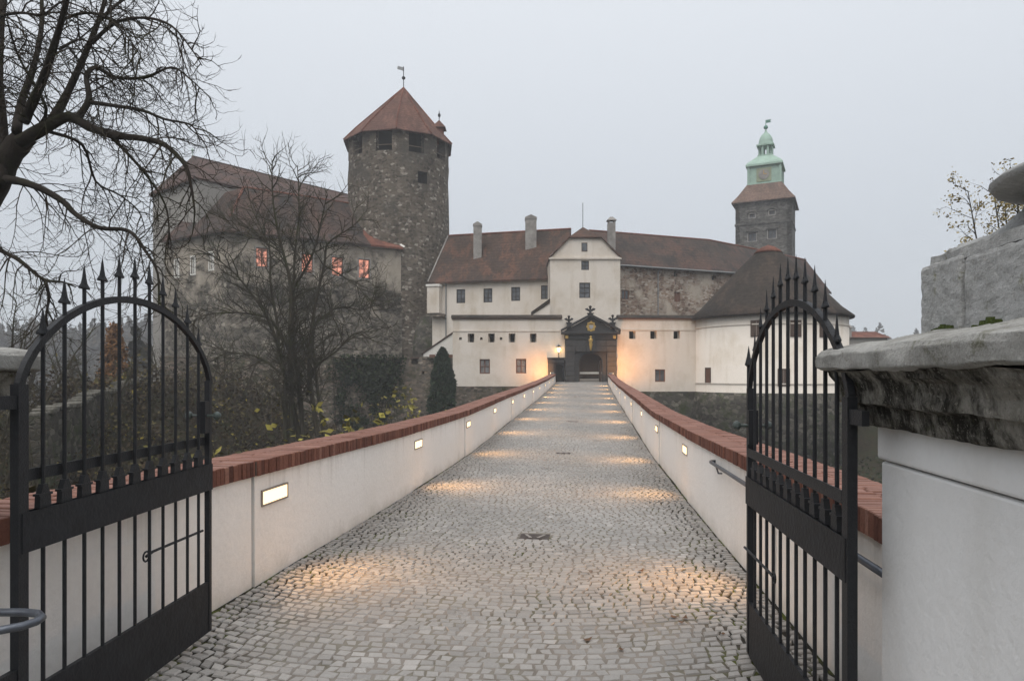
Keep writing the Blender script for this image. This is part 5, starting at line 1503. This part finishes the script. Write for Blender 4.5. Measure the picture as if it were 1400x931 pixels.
for zp, dy, ra_, rb_ in limbs:
    pth = limb(zp, TY + rng.uniform(-.1, .1), dy)
    n = len(pth)
    mb.tube(pth, [(ra_ + (rb_ - ra_) * (k / (n - 1)) ** .8) * .70 * rng.uniform(.93, 1.07) for k in range(n)], 8)
    lp.append(pth)
mb.build("trunk", M['bark'], tr, smooth=True)
mb = MB()
s1 = spawn(lp[1:], .115, .6, 1.9, .012, 7, 4, mb, .95, .22, .55, .16, start=.06)
s2 = spawn(s1, .13, .25, .75, .0062, 4, 3, mb, .8, .12, .55, .16, start=.12)
s3 = spawn(s2, .16, .12, .35, .0042, 3, 3, mb, .7, .0, .5, .15, start=.3, keep=.55)
mb.build("crown", M['twig'], tr)

# multi-stemmed tree in the ditch
BY = 36.0
tr = thing("bare_tree", "many-stemmed leafless tree growing in the ditch before the palace wing", "tree", (at(415, 640, BY).x, BY, -4.5))
stems = [
 ([(600, 1400), (596, 1120), (592, 930), (590, 780), (592, 600), (545, 400), (520, 250), (516, 90)], -2, .26, .03),
 ([(650, 1350), (628, 1000), (604, 850), (605, 600), (612, 450), (627, 300), (620, 110)], 1, .21, .03),
 ([(720, 1350), (680, 1050), (668, 930), (690, 700), (730, 520), (745, 430), (830, 370), (880, 330)], -1, .2, .025),
 ([(570, 1350), (570, 1080), (560, 920), (500, 740), (420, 620), (350, 540), (230, 450)], -3, .20, .025),
 ([(640, 1300), (600, 1080), (545, 890), (540, 770), (510, 600), (505, 450), (440, 300), (420, 230)], 2.5, .2, .025),
 ([(740, 1300), (700, 1000), (685, 790), (740, 720), (800, 690), (900, 700), (960, 640)], 2, .14, .02),
 ([(600, 900), (520, 750), (400, 715), (250, 720), (170, 760)], -2.5, .12, .02),
 ([(660, 1050), (690, 940), (780, 870), (850, 800), (930, 790)], -2, .12, .02),
 ([(600, 620), (680, 480), (720, 330), (740, 230)], -2, .12, .02),
 ([(590, 1000), (470, 900), (330, 880), (230, 940)], 1.5, .10, .02),
 ([(560, 470), (480, 420), (380, 380), (300, 300)], 2, .08, .02),
 ([(730, 520), (800, 560), (880, 620), (940, 720)], -1.5, .08, .02),
]
mb = MB(); lp = []
for zp, dy, ra_, rb_ in stems:
    pth = limb(zp, BY, dy, 3.0, 200, 190); n = len(pth)
    mb.tube(pth, [(ra_ + (rb_ - ra_) * (k / (n - 1)) ** .8) * rng.uniform(.92, 1.08) * .74 for k in range(n)], 7); lp.append(pth)
mb.build("trunk", M['bark_b'], tr, smooth=True)
mb = MB()
s1 = spawn(lp, .22, 1.0, 3.8, .036, 6, 4, mb, .85, .02, .2, .16, start=.2, up=.15)
s2 = spawn(s1, .25, .5, 1.7, .019, 4, 3, mb, .8, .02, .25, .18, start=.15)
s3 = spawn(s2, .30, .25, .9, .012, 3, 3, mb, .8, 0, .2, .18, start=.2, keep=.45)
mb.build("crown", M['bark_b'], tr)

# smaller bare trees on the bank (one build, copied)
def small_bare(seed_h, spread):
    mbt = MB(); mbc = MB()
    trunk = []
    for k in range(4):
        a = k * 1.7 + rng.uniform(-.4, .4)
        d = Vector((math.cos(a) * spread, math.sin(a) * spread, 1))
        pt = grow(Vector((0, 0, -.3)), d, seed_h * rng.uniform(.75, 1), 8, -.03, 0, .10)
        mbt.tube(pt, [.10 * (1 - .85 * q / 8) for q in range(9)], 6); trunk.append(pt)
    a_ = spawn(trunk, .28, .8, 2.2, .022, 5, 4, mbc, .8, .02, .1, .16, start=.2, up=.1)
    b_ = spawn(a_, .25, .3, 1.0, .011, 4, 3, mbc, .8, .02, .2, .18, start=.15)
    spawn(b_, .25, .2, .5, .007, 2, 3, mbc, .8, 0, .2, .18, start=.2, keep=.7)
    return mbt, mbc
protos = []
for i in range(2):
    r_ = thing("bare_tree", "x", "tree", (0, 0, 0), world=False)
    t_, c_ = small_bare(7.5, .38)
    protos.append((r_, t_.build("trunk", M['bark_b'], r_, smooth=True), c_.build("crown", M['bark_b'], r_)))
spots = [(30, 30, 1.0, 0.3, "leafless bank tree rising just behind the stone cap and gate hinge"), (110, 46, 1.25, 1.9, "leafless bank tree standing beyond the tumbled terrace wall"), (215, 52, 1.1, 3.1, "leafless bank tree against the palace wing's far corner"),
         (-20, 24, .9, 4.0, "leafless bank tree half hidden by the big old tree"), (255, 40, .8, 5.0, "leafless bank tree at the foot of the many-stemmed one"), (70, 22, .62, 2.4, "small leafless tree among the yellowing shrubs on the bank"), (330, 50, .8, .8, "leafless tree against the curtain wall under the palace wing"),
         (135, 33, .75, 1.2, "leafless bank tree in front of the orange larch"), (190, 27, .6, 2.9, "low leafless tree beside the dry-stone terrace wall"), (20, 38, 1.3, 5.2, "tallest leafless bank tree, behind the stone pillar cap"), (285, 28, .55, 4.4, "low leafless tree between gate and many-stemmed tree"), (385, 33, .55, 2.2, "low leafless tree crowding the many-stemmed tree's stems"), (440, 40, .6, .1, "low leafless tree before the dark ivy")]
for i, (px, Y, sc, rz, lab) in enumerate(spots):
    r_, t_, c_ = protos[i % 2]
    if i >= 2:
        r2_ = r_.copy(); COL.objects.link(r2_)
        for ch in (t_, c_):
            q = ch.copy(); COL.objects.link(q); q.parent = r2_
        r_ = r2_
    X = kx(px) * Y
    r_.location = (X, Y, float(hfun(X, Y)) - .1); r_.rotation_euler = (0, 0, rz); r_.scale = (sc, sc, sc)
    r_["label"] = lab; r_["category"] = "tree"; r_["group"] = "small bare trees on the bank"

def leaf_mesh(name, pts, sizes, mat, parent, tones=None, flat=0.0, aspect=1.7):
    pts = np.asarray(pts, float); n = len(pts); sizes = np.asarray(sizes, float)
    a = nr.normal(size=(n, 3)); a[:, 2] *= (1 - flat * .6); a /= np.linalg.norm(a, axis=1)[:, None]
    b = nr.normal(size=(n, 3)); b -= a * (a * b).sum(1)[:, None]; b /= np.linalg.norm(b, axis=1)[:, None]
    s = sizes[:, None]
    v = np.stack([pts - a * s * aspect * .5, pts + b * s * .5, pts + a * s * aspect * .5, pts - b * s * .5], 1).reshape(-1, 3)
    off = OFF.get(parent.name, Vector((0, 0, 0))) if parent else Vector((0, 0, 0))
    v = v - np.array(off[:])
    me = bpy.data.meshes.new(name)
    me.vertices.add(4 * n); me.vertices.foreach_set("co", v.ravel())
    me.loops.add(4 * n); me.loops.foreach_set("vertex_index", np.arange(4 * n, dtype=np.int32))
    me.polygons.add(n); me.polygons.foreach_set("loop_start", np.arange(0, 4 * n, 4, dtype=np.int32)); me.polygons.foreach_set("loop_total", np.full(n, 4, np.int32))
    me.update(calc_edges=True)
    me.materials.append(mat)
    if tones is None: tones = nr.uniform(0, 1, n)
    attr(me, "tone", np.repeat(tones, 4))
    return newobj(name, me, parent)

# yellowing shrubs by the parapet
def shrub(name, label, X, Y, h, rad, nst, leafn, leafmat, lsize, group=None, barkm='twig', z0=None):
    z = float(hfun(X, Y)) if z0 is None else z0
    r_ = thing(name, label, "shrub", (X, Y, z), group=group)
    mb = MB(); tips = []; paths = []
    for k in range(nst):
        a = rng.uniform(0, 6.28); d = Vector((math.cos(a) * rng.uniform(.1, .6), math.sin(a) * rng.uniform(.1, .6), 1))
        pt = grow(Vector((X + math.cos(a) * rad * .2, Y + math.sin(a) * rad * .2, z - .1)), d, h * rng.uniform(.6, 1.05), 8, .03, -.12, .10)
        mb.tube(pt, [.022 * (1 - .8 * q / 8) for q in range(9)], 4, cap=False); paths.append(pt)
    sub = spawn(paths, .3, .3, 1.0, .009, 4, 3, mb, .9, .05, 0, .15, start=.25)
    mb.build("stem", M[barkm], r_)
    cand = [p for pt in sub for p in pt[1:]] + [p for pt in paths for p in pt[3:]]
    L = [cand[rng.randrange(len(cand))] + rvec() * .10 for _ in range(leafn)]
    leaf_mesh("foliage", [p[:] for p in L], nr.uniform(lsize * .6, lsize * 1.3, leafn), leafmat, r_, flat=.5)
    return r_
shrub("shrub", "tall shrub with yellow-green leaves between the many-stemmed tree and parapet", kx(478) * 26, 26, 6.6, 1.7, 26, 700, M['leaf_yellow'], .20)
shrub("shrub", "thin yellowing shrub in front of the stone curtain wall slots", kx(565) * 50, 50, 6.5, 2.0, 18, 420, M['leaf_yellow'], .2)
shrub("shrub", "low yellow shrub seen through the iron gate bars", kx(150) * 16, 16, 2.9, 1.2, 24, 700, M['leaf_yellow'], .10)
shrub("shrub", "bright yellow shrub beside the gate hinge and pillar cap", kx(50) * 11, 11, 2.6, 1.2, 24, 800, M['leaf_yellow'], .085)
shrub("shrub", "brown twiggy shrub with a few yellow leaves behind the gate lock", kx(250) * 18, 18, 3.2, 1.4, 30, 800, M['leaf_brush'], .10)
shrub("shrub", "brown thicket around the stems of the many-stemmed tree", kx(405) * 31, 31, 4.2, 2.0, 34, 1000, M['leaf_brush'], .13)
shrub("shrub", "straggling yellow bramble at the outer foot of the parapet by the gate", kx(95) * 8.5, 8.5, 1.9, 1.2, 26, 900, M['leaf_yellow'], .07)
shrub("shrub", "olive shrub hugging the parapet below the brown thicket", kx(330) * 14, 14, 3.0, 1.3, 26, 900, M['leaf_olive'], .10)
shrub("shrub", "olive-green shrub between the gate lock and the many-stemmed tree", kx(300) * 26, 26, 4.2, 1.8, 30, 1100, M['leaf_olive'], .14)
shrub("shrub", "brown thicket in front of the tumbled terrace wall", kx(205) * 24, 24, 3.0, 2.0, 34, 900, M['leaf_brush'], .12)
shrub("shrub", "brown shrub at the parapet under the many-stemmed tree", kx(360) * 20, 20, 3.6, 1.5, 30, 900, M['leaf_brush'], .11)

# undergrowth on the ditch slopes
mb = MB(); lv = []; tn = []
cnt = 0
while cnt < 5200:
    Y = rng.uniform(5.5, 56); X = rng.uniform(-.85 * Y - 2, -.0)
    t_ = (X - P0.x) * NX.x + Y * NX.y
    if t_ > -2.9 or X < -34: continue
    z = float(hfun(X, Y)); cnt += 1
    h = rng.uniform(.5, 2.4)
    d = Vector((rng.gauss(0, .5), rng.gauss(0, .5), 1))
    pt = grow(Vector((X, Y, z - .05)), d, h, 5, .02, -.25, .16)
    mb.tube(pt, [.010 * (1 - .7 * k / 5) * (1 + Y / 40) for k in range(6)], 3, cap=False)
    big = .5 + .5 * math.sin(X * .9) * math.sin(Y * .6)
    for k in range(rng.randrange(6, 20)):
        p = pt[rng.randrange(1, 6)] + rvec() * .22
        lv.append(p[:]); tn.append(min(max(rng.gauss(.28 + .38 * big, .2), 0), 1))
o = mb.build("undergrowth_stems", M['twig']); o["kind"] = "stuff"
lv = np.array(lv); 
o = leaf_mesh("undergrowth_leaves", lv, nr.uniform(.05, .10, len(lv)) * (1 + lv[:, 1] / 50), M['leaf_brush'], None, np.array(tn), flat=.4); o["kind"] = "stuff"
# grass and weeds on the right slope
lv = []
for _ in range(9000):
    Y = rng.uniform(12, 58); X = rng.uniform(4, 40)
    t_ = (X - P0.x) * NX.x + Y * NX.y
    if t_ < 2.9: continue
    lv.append((X, Y, float(hfun(X, Y)) + rng.uniform(0, .35)))
lv = np.array(lv); o = leaf_mesh("ditch_weeds", lv, nr.uniform(.08, .2, len(lv)), M['leaf_ivy'], None, flat=0.2); o["kind"] = "stuff"

# ivy hanging on the curtain wall
iv = thing("ivy", "dark ivy hanging over the low curtain wall beside the many-stemmed tree", "ivy", (cf.P(cf.from_px(500, 520)[0], -3.5, .3)))
mb = MB(); pts = []
u0 = cf.from_px(455, 500)[0]; u1 = cf.from_px(548, 500)[0]
for k in range(26):
    u = rng.uniform(u0 + .3, u1 - .3); p = cf.P(u, -4.2, .08); pt = [p]
    for q in range(8):
        p = p + Vector((rng.uniform(-.3, .3), 0, .95)); pt.append(Vector((p.x, cf.P(((p.x - cf.A.x) / cf.d.x), 0, .10).y, min(p.z, wz + .1))))
    mb.tube(pt, .025, 4, cap=False)
mb.build("stem", M['twig'], iv)
L = []
blobs = [(rng.betavariate(2, 1.6), rng.betavariate(2.4, 1.3), rng.uniform(.25, .8), rng.uniform(.2, .55)) for _ in range(46)]
while len(L) < 6000:
    cu_, cz_, ru, dp = blobs[rng.randrange(len(blobs))]
    u = u0 + (u1 - u0) * cu_ + rng.gauss(0, ru * .7); z = -4.5 + (wz + 4.9) * cz_ + rng.gauss(0, ru * .8)
    if z > wz + .35: continue
    L.append(cf.P(u, z, .04 + abs(rng.gauss(0, dp * .4)))[:])
leaf_mesh("foliage", L, nr.uniform(.12, .28, len(L)), M['leaf_ivy'], iv, flat=.1, aspect=1.2)
# columnar conifer
cx_, cY = kx(605) * 56.5, 56.5; zb_ = float(hfun(cx_, cY))
cn = thing("columnar_conifer", "dark green columnar conifer against the corner of the gate wall", "tree", (cx_, cY, zb_))
mb = MB(); mb.tube([(cx_, cY, zb_ - .2), (cx_, cY, zb_ + 3), (cx_, cY, 3.5)], [.16, .1, .02], 7); mb.build("trunk", M['bark_b'], cn)
L = []
H = 3.9 - zb_
for _ in range(9000):
    q = rng.random() ** .85; a = rng.uniform(0, 6.28)
    prof = (1 - q ** 4.5) ** .8 * (.7 + .3 * min(1, q * 3)) + .03
    lob = 1 + .16 * math.sin(a * 5 + q * 9) + .1 * math.sin(a * 3 - q * 17)
    r = 1.02 * prof * lob * rng.uniform(.72, 1.05) ** .5
    L.append((cx_ + r * math.cos(a), cY + r * math.sin(a), zb_ + .2 + q * H))
leaf_mesh("crown", L, nr.uniform(.09, .2, len(L)), M['leaf_conifer'], cn, aspect=2.4)
# larch in the mist
lxx, lY = kx(157) * 50, 50.0; zb_ = -1.6
lc = thing("larch_tree", "orange autumn larch standing in the mist beyond the terrace wall", "tree", (lxx, lY, zb_))
ztp = at(157, 448, lY).z
mb = MB(); mb.tube([(lxx, lY, zb_ - 6), (lxx, lY, ztp)], [.16, .02], 7); 
L = []
for k in range(210):
    q = rng.random(); z = zb_ + .2 + (ztp - zb_ - .2) * q; a = rng.uniform(0, 6.28); ln_ = (1 - q) ** .85 * 1.5 + .1
    pt = grow(Vector((lxx, lY, z)), Vector((math.cos(a), math.sin(a), .15)), ln_, 5, .05, .15, .05)
    mb.tube(pt, .02, 3, cap=False)
    for p in pt[1:]:
        for _ in range(9): L.append((p + rvec() * .16)[:])
mb.build("trunk", M['bark_b'], lc)
leaf_mesh("crown", L, nr.uniform(.08, .2, len(L)), M['leaf_larch'], lc)
# pale autumn tree behind the right pillar
ax_, aY = kx(1428) * 17, 17.0
z0_ = float(hfun(ax_, aY))
at_ = thing("autumn_tree", "slender tree with sparse pale yellow leaves behind the capped pillar", "tree", (ax_, aY, z0_))
mb = MB(); ps = []
for k in range(11):
    a = rng.uniform(0, 6.28); sp = .10
    pt = grow(Vector((ax_, aY, z0_ - .2)), Vector((math.cos(a) * sp * rng.random(), math.sin(a) * sp * rng.random(), 1)), at(1380, 232, aY).z - z0_, 10, 0, 0, .025)
    mb.tube(pt, [.09 * (1 - .88 * q / 10) for q in range(11)], 5); ps.append(pt)
mb.build("trunk", M['bark_b'], at_)
mb = MB(); a_ = spawn(ps, .2, .5, 1.3, .012, 5, 4, mb, .9, 0, .1, .12, start=.5, up=.1)
b_ = spawn(a_, .14, .2, .7, .006, 3, 3, mb, .8, 0, .1, .15, start=.1); cr = mb.build("crown", M['twig'], at_)
cand = [p for pt in b_ for p in pt[1:]]
L = [(cand[rng.randrange(len(cand))] + rvec() * .06)[:] for _ in range(15000)]
leaf_mesh("foliage", L, nr.uniform(.03, .06, len(L)), M['leaf_pale'], cr, flat=.4)
# far misty wood
L = []; tn = []
def ftree(X, Y, h, con):
    z = float(hfun(X, Y)); tt_ = rng.uniform(.2, .9)
    for _ in range(70):
        q = rng.random(); r = (1 - q) * h * .22 if con else h * .3 * math.sin(min(1, q + .1) * math.pi)
        a = rng.uniform(0, 6.28); rr = r * math.sqrt(rng.random())
        L.append((X + rr * math.cos(a), Y + rr * math.sin(a), z + h * (.1 + .9 * q) if con else z + h * (.3 + .7 * q))); tn.append(min(1, max(0, tt_ + rng.gauss(0, .15))))
for _ in range(1150):
    Y = rng.uniform(85, 340); X = kx(rng.uniform(-330, 240)) * Y
    if X > -46: continue
    ftree(X, Y, rng.uniform(9, 17), rng.random() < .5)
for _ in range(120):
    Y = rng.uniform(200, 380); X = kx(rng.uniform(1130, 1700)) * Y
    ftree(X, Y, rng.uniform(8, 14), rng.random() < .4)
L = np.array(L); o = leaf_mesh("far_wood", L, nr.uniform(.7, 1.6, len(L)), M['forest'], None, np.array(tn)); o["kind"] = "stuff"

# fallen leaves on the setts
for i in range(9):
    s_ = rng.uniform(4.4, 6.8); t_ = rng.uniform(.5, 1.9)
    c = rp(s_, t_, .008); a = rng.uniform(0, 6.28); L_ = rng.uniform(.02, .036)
    mb = MB(); pts = []
    for k in range(8):
        q = k / 8 * 6.283; r = L_ * (1 + .25 * math.cos(3 * q)); x = r * math.cos(q); y = r * .7 * math.sin(q)
        pts.append((x * math.cos(a) - y * math.sin(a), x * math.sin(a) + y * math.cos(a), .012 * (x / L_) ** 2 + .003))
    ctr = len(pts); mb.add(pts + [(0, 0, .002)], [(k, (k + 1) % 8, 8) for k in range(8)])
    o = mb.build("fallen_leaf", M['leaf_fallen']); o.location = c
    tag(o, "small brown fallen leaf lying on the granite setts", "leaf", "fallen leaves on the setts")

# ------------------------------------------------------------------ haze
zlo = float(GZ.min()) - 1.2
mb = MB(); mb.box(-600, 600, -600, 660, zlo, max(float(GZ.max()) + 20, 50))
hz = mb.build("haze", M['dark'])
hz.data.materials.clear()
hm = bpy.data.materials.new("haze_volume"); hm.use_nodes = True
nt = hm.node_tree
for n in list(nt.nodes): nt.nodes.remove(n)
ho = nt.nodes.new("ShaderNodeOutputMaterial"); hv = nt.nodes.new("ShaderNodeVolumePrincipled")
hv.inputs["Color"].default_value = (0.93, 0.95, 0.98, 1)
hv.inputs["Density"].default_value = 0.0011
hv.inputs["Anisotropy"].default_value = 0.0
nt.links.new(hv.outputs[0], ho.inputs["Volume"])
hz.data.materials.append(hm)
hz["kind"] = "stuff"
